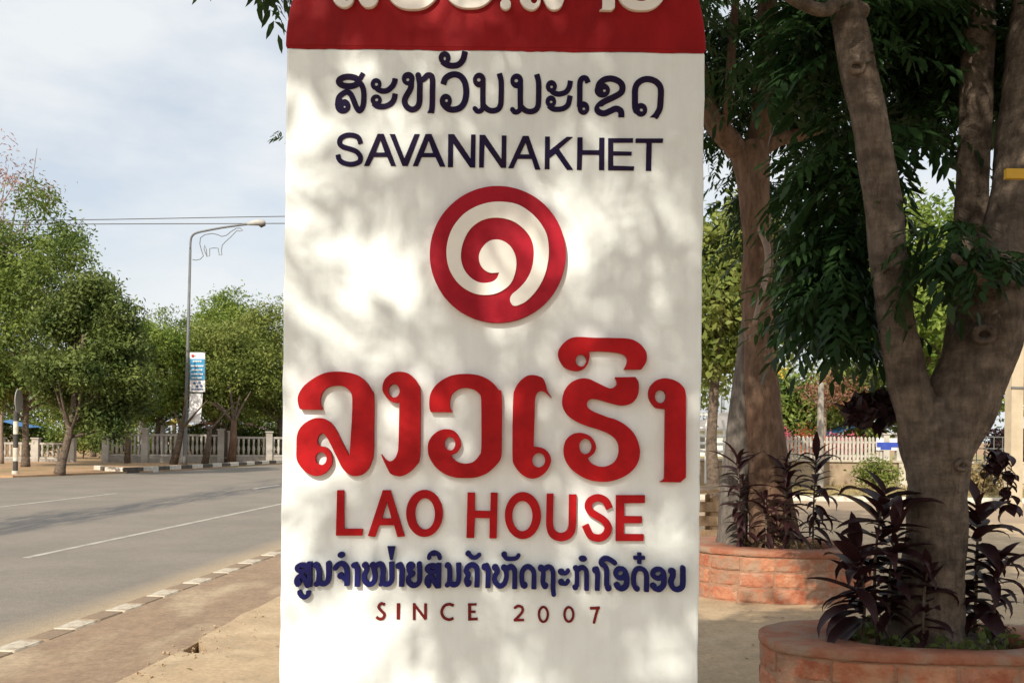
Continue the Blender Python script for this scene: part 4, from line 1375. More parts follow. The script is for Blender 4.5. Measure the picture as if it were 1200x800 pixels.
# two more trees of the same row, beside and behind the photographer: their crowns shade the sign
for q, (bx, by, cx, cy, cz, rx_, ry_, rz_, nt, lab) in enumerate((
        (2.9, 1.1, 1.5, 0.3, 6.2, 2.7, 2.6, 1.7, 470, "row tree beside the photographer, its crown above the picture"),
        (2.4, -4.0, -1.0, -2.4, 6.3, 2.15, 2.6, 1.5, 300, "row tree behind the photographer, casting dappled shade"))):
    cc = np.array([cx, cy, cz])
    limbs = [("trunk", [(bx, by, -0.05, 0.30), (bx - .02, by, 0.8, 0.22), (bx - .1, by, 2.2, 0.20), (bx - .4, by, 4.0, 0.15), (cx + .4, cy, cz, 0.08)], None),
             ("limb", [(bx - .1, by, 2.3, 0.14), (cx - .6, cy + .3, 4.6, 0.10), (cx - 1.4, cy + .6, cz + .3, 0.05)], None),
             ("limb", [(bx - .1, by, 2.5, 0.13), (bx + .5, by - .4, 4.4, 0.10), (bx + .6, by - .8, cz + .4, 0.05)], None)]
    tips = [cc + rand_dirs(nt) * (nrng.random(nt) ** 0.42)[:, None] * np.array([rx_, ry_, rz_])]
    near_tree("mahogany_tree", lab, (bx, by, 0.0), limbs, M_BARK, tips, 0, group="dark trees in the planters", m_leaf=L_OVER)

# hanging twigs at the upper left of the sign
for nm_, lab, uvs, tipset in (
        ("hanging_twig", "dark leafy twig hanging in at the top left", ((255, -120, 6.4, 5), (285, -95, 6.3, 4), (305, -55, 6.2, 3)), blob_tips(308, -50, 6.2, 16, 10, 0.12, 8)),
        ("hanging_twig", "tiny leafy twig peeping out left of the sign", ((420, 60, 6.9, 4), (370, 110, 6.9, 3), (338, 150, 6.9, 2)), blob_tips(338, 156, 6.9, 4, 3, 0.05, 1))):
    rt = empty(nm_, at(*uvs[0][:3]))
    tag(rt, lab, "twig")
    P = [Vector(px(*a)[:3]) - Vector(rt.location) for a in uvs]
    MB().tube(P, [a[3] / F * a[2] for a in uvs], 6).build("stem", M_TWIG, rt)
    big = len(tipset) > 2
    fr_ = leaf_frames(tipset - np.array(rt.location), (4, 6) if big else (4, 4))
    if not big:
        fr_ = [(R * 0.32, p) for R, p in fr_]
    o = link_mesh("foliage", compound_mesh("foliage", fr_), L_DARK, rt)
    o["kind"] = "stuff"


# ------------------------------------------------------------------ cordylines: strap leaves on stems
def strap_leaf(L, W, curl, seed):
    n = 6
    vs_, fs_ = [], []
    for i in range(n + 1):
        t = i / n
        w = W * (0.35 + 0.65 * math.sin(math.pi * min(1, t * 1.15 + 0.12))) * (1 if t < 0.8 else (1 - t) / 0.2 + 0.02)
        a = curl * t * t
        x = L * t * math.cos(a * 0.6)
        z = L * (0.30 * t - 0.5 * curl * t * t)
        for s_ in (-1, 0, 1):
            vs_.append((x, s_ * w / 2, z + (0.10 * w if s_ else -0.10 * w)))
    for i in range(n):
        for k in range(2):
            fs_.append((i * 3 + k, (i + 1) * 3 + k, (i + 1) * 3 + k + 1, i * 3 + k + 1))
    me = bpy.data.meshes.new("leaf")
    me.from_pydata(vs_, [], fs_)
    me.polygons.foreach_set("use_smooth", [True] * len(fs_))
    me.materials.append(L_PURPLE)
    me.update()
    return me


STRAP = [strap_leaf(0.34, 0.098, c, 0) for c in (0.6, 0.9, 1.2)]
STRAPN = [strap_leaf(0.31, 0.062, c, 0) for c in (0.7, 1.0, 1.35)]


def cordyline(label, base, tip, nleaf, scale, crown_start=0.35, narrow=False, seed=0):
    r_ = random.Random(seed)
    base, tip = Vector(base), Vector(tip)
    rt = empty("cordyline", base)
    tag(rt, label, "plant", "purple cordylines in the planters")
    ax = tip - base
    mid = ax * 0.5 + Vector((r_.uniform(-.04, .04), r_.uniform(-.02, .02), 0))
    p, rr = catmull([Vector((0, 0, -0.05)), mid, ax], [0.011, 0.009, 0.005], sub=4)
    MB().tube(p, rr, 7).build("stem", M_BARK, rt, smooth=True)
    bank = STRAPN if narrow else STRAP
    nleaf = int(nleaf * 1.7)
    scale *= 1.08
    crown_start *= 0.6
    a = r_.uniform(0, 6.28)
    for i in range(nleaf):
        t = crown_start + (1 - crown_start) * (i / (nleaf - 1))
        a += r_.uniform(1.3, 3.5)
        pitch = -(0.95 * ((t - crown_start) / (1 - crown_start)) ** 2.2 + r_.uniform(-0.45, 0.4)) + 0.22
        pos = ax * t
        s_ = scale * r_.uniform(0.55, 1.3) * (1.0 if i < nleaf - 3 else 0.85)
        instance("leaf", r_.choice(bank), rt, pos, (r_.uniform(-.25, .25), pitch, a), (s_, s_ * r_.uniform(0.8, 1.2), s_))
    return rt


def base_at(u, d, H=0.44):
    p = at(u, 600, d)
    return Vector((p.x, d, H))


cordyline("broad-leaved purple cordyline left of the front trunk, tallest of its clump", base_at(1030, 5.72), at(1036, 575, 5.66), 22, 0.95, 0.42, seed=1)
cordyline("drooping purple cordyline at the left rim of the front planter", base_at(1012, 5.68), at(1003, 640, 5.55), 20, 0.85, 0.30, seed=2)
cordyline("short purple cordyline tucked against the front trunk's left side", base_at(1045, 5.66), at(1050, 615, 5.6), 16, 0.70, 0.35, seed=3)
cordyline("small purple cordyline growing in front of the forked trunk", base_at(1085, 5.56), at(1087, 665, 5.5), 11, 0.70, 0.35, seed=4)
cordyline("tall purple cordyline right of the front trunk", base_at(1143, 5.78), at(1146, 590, 5.74), 24, 0.85, 0.30, seed=5)
cordyline("low leaning purple cordyline at the right rim of the front planter", base_at(1158, 5.7), at(1170, 655, 5.62), 20, 0.80, 0.25, narrow=True, seed=6)
cordyline("dense narrow-leaved cordyline right of the reddish trunk", base_at(953, 10.2), at(957, 530, 10.2), 34, 1.0, 0.22, narrow=True, seed=7)
cordyline("narrow-leaved cordyline close against the reddish trunk's right side", base_at(925, 10.05), at(922, 540, 10.0), 28, 1.0, 0.25, narrow=True, seed=8)
cordyline("narrow-leaved cordyline in front of the grey trunk near the sign", base_at(872, 10.05), at(864, 535, 10.0), 28, 1.0, 0.25, narrow=True, seed=9)
cordyline("short reddish cordyline in the middle of the farther planter", base_at(898, 9.95), at(897, 585, 9.92), 16, 0.8, 0.3, narrow=True, seed=10)

# arching dark-leaved sprig right of the front trunk
rt = empty("arching_sprig", base_at(1140, 6.2))
tag(rt, "thin arching sprig of dark leaves right of the front trunk", "plant")
uv = ((1140, 700, 6.2), (1148, 600, 6.25), (1158, 545, 6.3), (1172, 530, 6.3), (1180, 560, 6.3), (1182, 600, 6.3))
P = [Vector(at(*a)) - Vector(rt.location) for a in uv]
MB().tube(catmull(P, sub=4), 0.004, 5).build("stem", M_BARK, rt)
pp = catmull(P, sub=8)[14:]
for k, p in enumerate(pp):
    for sgn in (-1, 1):
        instance("leaf", STRAP[k % 3], rt, Vector(p) + Vector((rng.uniform(-.03, .03), rng.uniform(-.03, .03), rng.uniform(-.02, .03))), (rng.uniform(-.4, .4), rng.uniform(0.2, 0.9), rng.uniform(0, 6.28)), (0.34, 0.75, 0.34))

# low weeds and straw inside the planters
for (cx, cy, n, m_, lab, nm, u0, u1, hh) in ((P1.x, P1.y, 260, L_WEED, "low green weeds round the foot of the front tree", "weeds", 0.30, 0.50, 0.07), (P2.x - .05, P2.y, 240, L_DRY, "dry straw tufts round the reddish trunk", "straw", 0.32, 0.52, 0.10)):
    a = nrng.uniform(0, 6.28, n)
    rr = nrng.uniform(u0, u1, n)
    c = np.stack([cx + rr * np.cos(a), cy + rr * 0.82 * np.sin(a), 0.45 + nrng.random(n) * hh], 1)
    o = link_mesh(nm, quads_mesh(nm, leaf_quads(c, rand_dirs(n), 0.06 if nm == "weeds" else 0.11, 0.5 if nm == "weeds" else 0.12, 0.2)), m_)
    tag(o, lab, "ground cover", kind="stuff")

# dry leaves scattered on the pavement
n = 420
x = nrng.uniform(-3.4, 5, n); y = nrng.uniform(4, 16, n)
keep = (x > -3.0 + K * y)
c = np.stack([x, y, np.full(n, 0.008)], 1)[keep]
V = leaf_quads(c, np.tile([0, 0, 1.0], (len(c), 1)), 0.045, 0.4, 4.0)
V[:, 2] = np.maximum(V[:, 2], 0.004)
o = link_mesh("leaf_litter", quads_mesh("leaf_litter", V), L_DRY)
tag(o, "dry fallen leaves scattered over the pavement", "leaves", kind="stuff")
# crumbs of broken concrete along the crack
mb = MB()
for k in range(120):
    i = rng.randrange(len(crack) - 1)
    t = rng.random()
    p = (crack[i][0] * (1 - t) + crack[i + 1][0] * t + rng.gauss(0.03, 0.10), crack[i][1] * (1 - t) + crack[i + 1][1] * t + rng.gauss(0, 0.06))
    s_ = 0.005 + 0.017 * rng.random() ** 2.5
    mb.box((p[0], p[1], s_ * 0.3 - (0.02 if p[0] < -3.05 + K * p[1] else 0.0)), (s_, s_ * rng.uniform(.6, 1.3), s_ * 0.6), rng.uniform(0, 3), jit=s_ * 0.28)
o = mb.build("rubble", M_PAVE)
tag(o, "crumbs of broken concrete along the pavement crack", "rubble", kind="stuff")


# ------------------------------------------------------------------ across the road (left)
# dark roadside tree
p = ground(70, 555, -0.05)
far_tree("roadside_tree", "dark green tree on a single short trunk, nearest across the road", (p.x, p.y), 8.3, 5.4, 4.6, 0.19, L_DEEP, M_BARK, 0.17, n=42000, nl=44, low=1.0, seed=4, lean=(0.75, 0.8), group="trees across the road", lob=(0.07, 0.17))
trees_l = [
    ("pale green bushy tree just left of the street lamp", 186, 56.8, 8.8, 6.0, L_LIGHT, 30000, 1.9, 21, 1),
    ("pale green tree behind the lamp banner", 258, 57.5, 8.5, 7.0, L_OLIVE, 32000, 2.0, 22, 2),
    ("tall deep green tree behind the street lamp, next to the sign", 268, 65, 11.8, 8.8, L_LIGHT, 30000, 2.0, 23, 1),
    ("distant round green tree between the dark tree and the lamp", 205, 78, 12.0, 9.0, L_MID, 16000, 2.5, 24, 1),
    ("dense green tree filling in behind the dark roadside tree", 110, 66, 9.5, 9.0, L_MID, 22000, 1.5, 25, 1),
    ("tall broad green tree at the left picture edge", 30, 46, 13.2, 8.6, L_MID, 46000, 1.6, 26, 1),
    ("green tree mostly hidden by the sign's left edge", 328, 60, 10.4, 8.4, L_OLIVE, 24000, 1.8, 27, 1),
]
for lab, u, d, top, w, m_, n_, low, sd, tk in trees_l:
    p = at(u, 512, d)
    far_tree("roadside_tree", lab, (p.x, d), top, w, w * 0.8, 0.21, m_, M_BARK, 0.16, n=n_, nl=48, low=low, seed=sd, group="trees across the road", trunks=tk, lob=(0.08, 0.18))
for k, (u, d, top, w, lab) in enumerate(((20, 100, 9, 14, "low far tree seen over the fence at the far left"), (130, 96, 8, 13, "low far tree seen between the dark tree and the lamp"), (300, 98, 8, 13, "low far tree seen beside the sign's left edge"))):
    p = at(u, 512, d)
    far_tree("distant_tree", lab, (p.x, d), top, w, w * 0.7, 0.4, (L_MID, L_OLIVE)[k % 2], M_BARK, 0.2, n=7000, nl=24, low=0.6, seed=70 + k, group="far tree belt across the road")
for k, (u, h_, w_) in enumerate(((-6, 2.4, 3.0), (44, 2.2, 3.0), (92, 2.7, 3.2), (136, 2.3, 3.0), (176, 2.5, 3.0), (222, 2.2, 3.0), (262, 2.6, 3.2), (306, 2.4, 3.4))):
    p = at(u, 512, 60.5)
    far_tree("fence_bush", "leafy bush behind the far fences, %s from the left" % ("first second third fourth fifth sixth seventh eighth".split()[k]), (p.x, 60.5 + 0.4 * (k % 3)), h_, w_, 1.6, 0.2, (L_DEEP, L_MID, L_OLIVE)[k % 3], M_BARK, 0.06, n=3500, nl=14, low=0.0, seed=90 + k, group="bushes behind the far fences", cat="bush")
# bare pinkish tree beyond
p = at(-6, 512, 60)
rt = far_tree("dry_tree", "bare pinkish dry tree rising at the far left", (p.x, 60), 19.5, 9.0, 6.0, 0.30, L_DRYPINK, M_TWIG, 0.2, n=2600, nl=22, low=9.0, seed=31, asp=0.25)
r_ = random.Random(8)
for k in range(26):
    st = Vector((r_.uniform(-1, 1.5), r_.uniform(-1, 1), r_.uniform(9, 14)))
    en = st + Vector((r_.uniform(-1.6, 3.2), r_.uniform(-1.5, 1.5), r_.uniform(1.2, 5)))
    md = (st + en) / 2 + Vector((r_.uniform(-.3, .3), 0, -.3))
    MB().tube(catmull([st, md, en], sub=4), [0.05 - 0.0045 * i for i in range(9)], 5).build("twig", M_TWIG, rt)

# saplings / bare trunks standing along the verge
for lab, u0, v0_, u1, v1_, d, r0 in (("straight thin dark trunk before the white fence", 149, 543, 150, 470, 53, 0.17), ("leaning bare trunk left of the street lamp", 203, 543, 213, 500, 52, 0.22),
                                     ("slim leaning trunk right of the street lamp", 240, 541, 246, 500, 54, 0.2), ("branching bare trunk right of the banner", 271, 540, 274, 490, 55, 0.26)):
    a_, b_ = at(u0, v0_, d), at(u1, v1_, d)
    rt = empty("bare_trunk", (a_.x, d, -0.05))
    tag(rt, lab, "tree trunk", "bare trunks along the far verge")
    e = Vector((b_.x - a_.x, 0, b_.z))
    MB().tube([Vector((0, 0, 0)), e * 0.5 + Vector((0.04, 0, 0)), e], [r0, r0 * 0.8, r0 * 0.6], 8, noise=0.06).build("trunk", M_BARKR if u0 > 250 else M_BARK, rt, smooth=True)
    for k in range(3 if u0 < 260 else 6):
        q = e + Vector((rng.uniform(-1.6, 1.6), rng.uniform(-.6, .6), rng.uniform(0.8, 2.2)))
        MB().tube([e * 0.92, (e + q) / 2, q], [r0 * .4, r0 * .25, r0 * .1], 6).build("branch", M_BARK, rt)

# round road sign seen nearly edge-on, on a black and white post
p = ground(18, 555, -0.05)
rt = empty("road_sign", (p.x, p.y, -0.05))
tag(rt, "round road sign seen from behind on a black and white banded post", "road sign")
zs = [0, 0.12, 0.5, 1.02, 1.55, 2.05, 2.45]
for i in range(6):
    MB().tube([(0, 0, zs[i]), (0, 0, zs[i + 1])], 0.095 if i else 0.13, 12).build("post_band", (M_KWHITE, M_DARKM)[i % 2], rt)
MB().tube([(0, 0, 2.45), (0.05, 0, 3.3)], 0.04, 8).build("post_top", M_METAL, rt)
M_SIGNBACK = mat("grey_sign_back", (0.42, 0.42, 0.42), (0.34, 0.34, 0.34), scale=4, rough=0.6)
dv = Vector((0.985, 0.174, 0)).normalized()
MB().tube([Vector((0.1, 0, 2.85)) - dv * 0.012, Vector((0.1, 0, 2.85)) + dv * 0.012], 0.47, 28).build("disc", M_SIGNBACK, rt)
MB().box((0.02, -0.02, 2.85), (0.10, 0.14, 0.22), 0.4).build("bracket", M_DARKM, rt)

M_BAL0 = mat("grey_white_lamp_housing", (0.45, 0.45, 0.43), (0.38, 0.38, 0.36), scale=4, rough=0.5)
# street lamp with arm, wire dinosaur and banners
LD = 52.0
lb = at(216.5, 543, LD)
rt = empty("street_lamp", (lb.x, LD, -0.05))
tag(rt, "tall grey street lamp with a long curved arm and wire dinosaur ornament", "street lamp")
LW = lambda u, v, d=LD: Vector(at(u, v, d)) - Vector(rt.location)
def dez(p, **k): return Vector((p.x, 0, p.z))
pb = LW(216.5, 543); pt = LW(223.0, 292)
MB().tube([Vector((0, 0, 0)), Vector((0, 0, 0.5)), Vector((pt.x * 0.5, 0, pt.z * 0.5)), pt], [0.13, 0.105, 0.085, 0.065], 12).build("pole", M_METAL, rt, smooth=True)
arm = [LW(u, v) for u, v in ((223, 292), (223.4, 283), (225, 277), (230, 273), (243, 270), (262, 266.5), (280, 264), (292, 262.5))]
MB().tube(catmull(arm, sub=4), 0.055, 10).build("arm", M_METAL, rt, smooth=True)
MB().tube([LW(290, 262.8), LW(294, 261.6), LW(302, 260.6), LW(309, 260.6), LW(311, 261.5)], [0.055, 0.12, 0.17, 0.15, 0.05], 12).build("lamp_head", M_BAL0, rt, smooth=True)
MB().tube([LW(303, 263.0), LW(306, 263.6), LW(311, 263.2)], [0.06, 0.15, 0.06], 10).build("lens", M_DARKM, rt, smooth=True)
z8 = lambda x, y: LW(190 + x / 5.71, 240 + y / 5.71)
dino = [(203, 366), (225, 370), (255, 364), (276, 342), (262, 300), (252, 262), (256, 222), (285, 200), (335, 192), (372, 200), (400, 212), (432, 204), (460, 180), (495, 158), (522, 156), (540, 172), (520, 176), (500, 172), (462, 212), (425, 245), (402, 270), (396, 305), (400, 335), (382, 335), (374, 290), (345, 288), (318, 292), (318, 340), (300, 348), (296, 300), (284, 270), (280, 300), (300, 346)]
MB().tube([z8(x, y) for x, y in dino], 0.022, 5).build("wire_dinosaur", M_METAL, rt)
# upper banner
ban = empty("lamp_banner", at(231, 459, LD - 0.15))
tag(ban, "blue and white lettered banner hung on the street lamp", "banner")
M_BANW = mat("white_banner_vinyl", (0.78, 0.78, 0.79), (0.74, 0.74, 0.76), scale=3, rough=0.5)
M_BANB = mat("blue_banner_print", (0.035, 0.24, 0.46), (0.05, 0.30, 0.52), scale=2, rough=0.5)
M_BAND = mat("navy_banner_print", (0.05, 0.10, 0.22), (0.08, 0.14, 0.26), scale=4, rough=0.5)
BW = lambda u, v: Vector(at(u, v, LD - 0.15)) - Vector(ban.location)


def brect(parent, u0, v0_, u1, v1_, y, m_, nm, fn):
    a, b, c, d = fn(u0, v1_), fn(u1, v1_), fn(u1, v0_), fn(u0, v0_)
    vs_ = [(q.x, y, q.z) for q in (a, b, c, d)] + [(q.x, y + 0.03, q.z) for q in (a, b, c, d)]
    MB().add(vs_, [(0, 1, 2, 3), (7, 6, 5, 4), (0, 4, 5, 1), (1, 5, 6, 2), (2, 6, 7, 3), (3, 7, 4, 0)]).build(nm, m_, parent)


brect(ban, 222.4, 413, 240.2, 459, 0, M_BANW, "panel", BW)
brect(ban, 222.9, 420.5, 240.0, 445, -0.036, M_BANB, "blue_field", BW)
for k, (a, b, c) in enumerate(((226.5, 238, 423.2), (224, 239, 428.8), (224.5, 238.5, 433.4), (224, 239, 438.2), (225, 238, 442.6))):
    uu = a
    while uu < b - 1:
        wdt = rng.uniform(1.0, 2.4)
        brect(ban, uu, c - 0.9, min(uu + wdt, b), c + 0.9, -0.072 - 0.001 * k, M_BANW, "print_mark", BW)
        uu += wdt + 0.5
M_REDP = mat("red_banner_print", (0.5, 0.05, 0.05), (0.45, 0.04, 0.04), scale=4)
q = BW(226, 416.8)
MB().tube([(q.x, -0.02, q.z), (q.x, -0.04, q.z)], 0.075, 12).build("red_emblem", M_REDP, ban)
for k in range(7):
    u = 224.5 + k * 2.0
    brect(ban, u, 455.2, u + 1.4, 456.8, -0.036, M_BAND, "print_mark", BW)
for (u, v) in ((228, 449), (234, 448), (231, 452.5), (236, 452)):
    q = BW(u, v)
    MB().tube([(q.x, -0.02, q.z), (q.x, -0.04, q.z)], 0.07, 10).build("print_mark", M_BAND, ban)
MB().tube([LW(218.5, 413) + Vector(rt.location) - Vector(ban.location), BW(240, 413)], 0.025, 6).build("bracket", M_METAL, ban)
low_b = empty("lamp_banner", at(229, 495, LD - 0.15))
tag(low_b, "blank white banner hanging askew under the blue one", "banner")
BL = lambda u, v: Vector(at(u, v, LD - 0.15)) - Vector(low_b.location)
vs_ = []
for y in (0, 0.03):
    for i in range(5):
        t = i / 4
        for s_ in (0, 1):
            q = BL((222.3 - 2.0 * t) + s_ * (15.2 - 1.2 * t), 461.0 + 33.6 * t + s_ * 0.6)
            vs_.append((q.x, y + 0.05 * math.sin(t * 3), q.z))
fs_ = [(i * 2, i * 2 + 2, i * 2 + 3, i * 2 + 1) for i in range(4)] + [(10 + i * 2, 10 + i * 2 + 1, 10 + i * 2 + 3, 10 + i * 2 + 2) for i in range(4)]
fs_ += [(i * 2, 10 + i * 2, 12 + i * 2, 2 + i * 2) for i in range(4)] + [(i * 2 + 1, 3 + i * 2, 13 + i * 2, 11 + i * 2) for i in range(4)] + [(0, 1, 11, 10), (8, 18, 19, 9)]
MB().add(vs_, fs_).build("panel", M_BANW, low_b)
MB().tube([LW(218.3, 460.4) + Vector(rt.location) - Vector(low_b.location), BL(237.5, 461)], 0.025, 6).build("bracket", M_METAL, low_b)

# power lines and their poles
for lab, v0_, v1_, v2_, dd in (("upper overhead power line", 258, 254.4, 251, 62), ("lower overhead power line", 263, 262.6, 260, 60)):
    P = [at(u, v, dd) for u, v in ((-420, v0_ + 4), (-150, v0_ + 2), (90, v0_ - 0.3), (330, v1_ - 0.8), (580, v2_))]
    o = MB().tube(catmull(P, sub=6), 0.027, 5).build("power_line", M_DARKM)
    tag(o, lab + " crossing the sky left of the sign", "wire", "overhead power lines")
for u, lab in ((580, "utility pole behind the sign carrying the power lines"), (-420, "utility pole far off to the left")):
    a_ = at(u, 512, 61)
    rt2 = empty("utility_pole", (a_.x, 61, -0.1))
    tag(rt2, lab, "pole", "utility poles")
    MB().tube([(0, 0, 0), (0, 0, 15.8)], [0.2, 0.13], 10).build("pole", M_CONC, rt2)
    MB().box((0, 0, 14.9), (0.12, 2.4, 0.14)).build("crossarm", M_CONC, rt2)

# white balustrade fence across the road: pillars, rails, balusters
M_BAL = mat("dusty_white_balustrade", (0.50, 0.47, 0.42), (0.34, 0.31, 0.27), scale=1.5, rough=0.9)


def balustrade(label, a, b, zt, zb_, npost, nbal, group, post_h=0.25, base_h=0.35, solid=False):
    a, b = Vector(a), Vector(b)
    rt = empty("balustrade_fence", a)
    tag(rt, label, "fence", group)
    d = b - a
    L = d.length
    rz = math.atan2(d.y, d.x)
    rt.rotation_euler = (0, 0, rz)
    MB().box((L / 2, 0, base_h / 2 - 0.05), (L, 0.22, base_h + 0.1)).build("base_wall", M_CONC, rt)
    MB().box((L / 2, 0, zt - 0.05), (L, 0.16, 0.12)).build("top_rail", M_BAL, rt)
    MB().box((L / 2, 0, base_h + 0.06), (L, 0.14, 0.10)).build("bottom_rail", M_BAL, rt)
    pm = MB().box((0, 0, (zt + post_h) / 2), (0.36, 0.36, zt + post_h)).box((0, 0, zt + post_h + 0.04), (0.46, 0.46, 0.08)).mesh("pillar")
    pm.materials.append(M_BAL)
    for i in range(npost):
        instance("pillar", pm, rt, (L * i / max(1, npost - 1), 0, 0))
    h = zt - base_h - 0.16
    bm_ = MB().tube([(0, 0, 0), (0, 0, h * .15), (0, 0, h * .35), (0, 0, h * .6), (0, 0, h * .85), (0, 0, h)], [0.06, 0.06, 0.095, 0.05, 0.075, 0.06], 8).mesh("baluster", True)
    bm_.materials.append(M_BAL)
    for i in range(nbal):
        instance("baluster", bm_, rt, (L * (i + 0.5) / nbal, 0, base_h + 0.10))
    return rt


balustrade("white balustrade fence between the dark tree and the street lamp", (-22.6, 54.6, -0.05), (-16.6, 56.0, -0.05), 1.6, 0, 4, 26, "white fences across the road")
balustrade("white balustrade fence right of the branching trunk", (-16.1, 56.2, -0.05), (-12.2, 58.0, -0.05), 1.5, 0, 3, 15, "white fences across the road")
balustrade("low grey-white fence at the far left behind the road sign", (-36, 54.0, -0.05), (-24.3, 54.2, -0.05), 1.05, 0, 7, 40, "white fences across the road", 0.2, 0.15)
# two tall white gate posts above the fence
for lab, u, v0_, v1_ in (("slim white post standing behind the left fence", 166, 540, 491), ("white post with a worn top left of the leaning trunk", 189, 540, 492)):
    a_ = at(u, v0_, 57.5)
    h = at(u, v1_, 57.5).z
    rt2 = empty("white_post", (a_.x, 57.5, -0.05))
    tag(rt2, lab, "post", "white posts behind the fence")
    MB().box((0, 0, h / 2), (0.34, 0.34, h), jit=0.01).build("shaft", M_FWHITE, rt2)
    MB().box((0, 0, h + 0.06), (0.44, 0.44, 0.12)).build("cap", M_FWHITE, rt2)


# stalls behind the fences: posts and a sagging canopy
def stall(label, x, y, w, h, m_, seed, cat="stall"):
    r_ = random.Random(seed)
    rt = empty("market_stall", (x, y, -0.05))
    tag(rt, label, cat, "stalls behind the fences")
    for sx in (-1, 1):
        for sy in (-1, 1):
            MB().tube([(sx * w / 2, sy * 0.9, 0), (sx * w / 2, sy * 0.9, h)], 0.035, 6).build("post", M_METAL, rt)
    n = 6
    vs_ = []
    for i in range(n + 1):
        for j in range(n + 1):
            sx, sy = i / n * 2 - 1, j / n * 2 - 1
            vs_.append((sx * (w / 2 + .15), sy * 1.1, h + 0.5 * (1 - abs(sx)) * (1 - 0.3 * abs(sy)) + r_.uniform(-.03, .03)))
    fs_ = [(i * (n + 1) + j, (i + 1) * (n + 1) + j, (i + 1) * (n + 1) + j + 1, i * (n + 1) + j + 1) for i in range(n) for j in range(n)]
    MB().add(vs_, fs_).build("canopy", m_, rt)
    MB().box((0, 0, 0.42), (w * .9, 1.2, 0.84)).build("counter", M_WOOD, rt)
    return rt


M_TARPR = mat("red_tarp", (0.42, 0.10, 0.07), (0.5, 0.16, 0.10), scale=2, rough=0.7)
M_TARPB = mat("blue_tarp", (0.06, 0.16, 0.38), (0.10, 0.24, 0.46), scale=2, rough=0.7)
M_TARPP = mat("pink_tarp", (0.50, 0.20, 0.20), (0.46, 0.26, 0.22), scale=2, rough=0.7)
M_TARPY = mat("yellow_tarp", (0.52, 0.44, 0.08), (0.5, 0.38, 0.08), scale=2, rough=0.7)
stall("stall with a blue canopy at the far left edge", at(12, 512, 60).x, 60, 2.8, 1.9, M_TARPB, 1)
stall("stall with a red canopy right of the banner", at(246, 512, 62).x, 62, 2.2, 2.0, M_TARPR, 2)
stall("stall with a pink canopy behind the right fence end", at(292, 512, 64).x, 64, 2.8, 1.9, M_TARPP, 3)
stall("small stall with a yellow canopy near the street lamp", at(206, 512, 63).x, 63, 1.4, 2.1, M_TARPY, 4)
# flame-coloured shrub at far left
p = at(3, 452, 50)
far_tree("flowering_shrub", "orange-red blossoming shrub at the left edge behind the road sign", (p.x, 50), 5.8, 3.0, 2.5, 0.22, L_FLAME, M_TWIG, 0.09, n=2600, nl=14, low=3.0, seed=41, cat="shrub")


# ------------------------------------------------------------------ behind the planters (right)
WY = 34.0
ww = empty("low_wall", (5.0, WY, 0))
tag(ww, "low stained earth-coloured wall under the picket fence", "wall")
M_WALL = mat("stained_earth_wall", (0.30, 0.22, 0.15), (0.40, 0.31, 0.21), scale=1.6, rough=0.95, bump=0.4, c3=(0.22, 0.18, 0.11), s3=3, f3=0.7)
M_WALLW = mat("stained_white_wall", (0.58, 0.53, 0.44), (0.40, 0.34, 0.26), scale=2.0, rough=0.9)
MB().box((4.15, 0, 0.42), (8.3, 0.3, 0.92), jit=0.02).build("wall_body", M_WALL, ww)
MB().box((10.9, -0.02, 0.42), (5.1, 0.32, 0.92), jit=0.02).build("white_section", M_WALLW, ww)
MB().box((6.7, -0.01, 0.91), (13.4, 0.42, 0.07)).build("coping", M_WALLW, ww)

M_PICK = mat("greyed_white_concrete", (0.52, 0.49, 0.43), (0.38, 0.35, 0.30), scale=3.0, rough=0.85)
pf = empty("picket_fence", (5.0, WY, 0.94))
tag(pf, "white concrete picket fence on the low wall behind the planters", "fence")
pk = MB().box((0, 0, 0.38), (0.075, 0.05, 0.76)).add([(-0.0375, -0.025, 0.76), (0.0375, -0.025, 0.76), (0.0375, 0.025, 0.76), (-0.0375, 0.025, 0.76), (0, 0, 0.82)], [(0, 1, 4), (1, 2, 4), (2, 3, 4), (3, 0, 4)]).mesh("picket")
pk.materials.append(M_PICK)
for i in range(36):
    instance("picket", pk, pf, (3.2 + i * 0.135, 0, rng.uniform(-0.01, 0.01)), (0, rng.uniform(-0.015, 0.015), 0))
for z in (0.14, 0.62):
    MB().box((5.6, 0.06, z), (5.0, 0.06, 0.07)).build("rail", M_PICK, pf)
for x in (3.0, 7.95, 8.4, 12.5):
    MB().box((x, 0, 0.45), (0.2, 0.2, 0.9)).box((x, 0, 0.93), (0.27, 0.27, 0.07)).build("pillar", M_PICK, pf)
# wire panel with blue-white banner
wf = empty("railing", (13.4, WY, 0.94))
tag(wf, "thin grey metal railing right of the picket fence", "railing")
for i in range(14):
    MB().tube([(i * 0.3, 0, 0), (i * 0.3, 0, 0.85)], 0.018, 6).build("bar", M_METAL, wf)
for z in (0.05, 0.45, 0.85):
    MB().tube([(0, 0, z), (3.95, 0, z)], 0.018, 6).build("rail", M_METAL, wf)
bb = empty("fence_banner", (12.45, WY - 0.08, 0.0))
tag(bb, "blue and white striped banner tied to the railing", "banner")
q0, q1 = at(1027, 517, WY - .08), at(1060, 527, WY - .08)
bx0, bx1 = q0.x - 12.45, q1.x - 12.45 + 0.1
MB().box(((bx0 + bx1) / 2, 0, (q0.z + q1.z) / 2 + .05), (bx1 - bx0, 0.03, 0.42)).build("cloth", M_BANW, bb)
M_BANBL = mat("royal_blue_cloth", (0.03, 0.06, 0.36), (0.05, 0.09, 0.42), scale=3, rough=0.6)
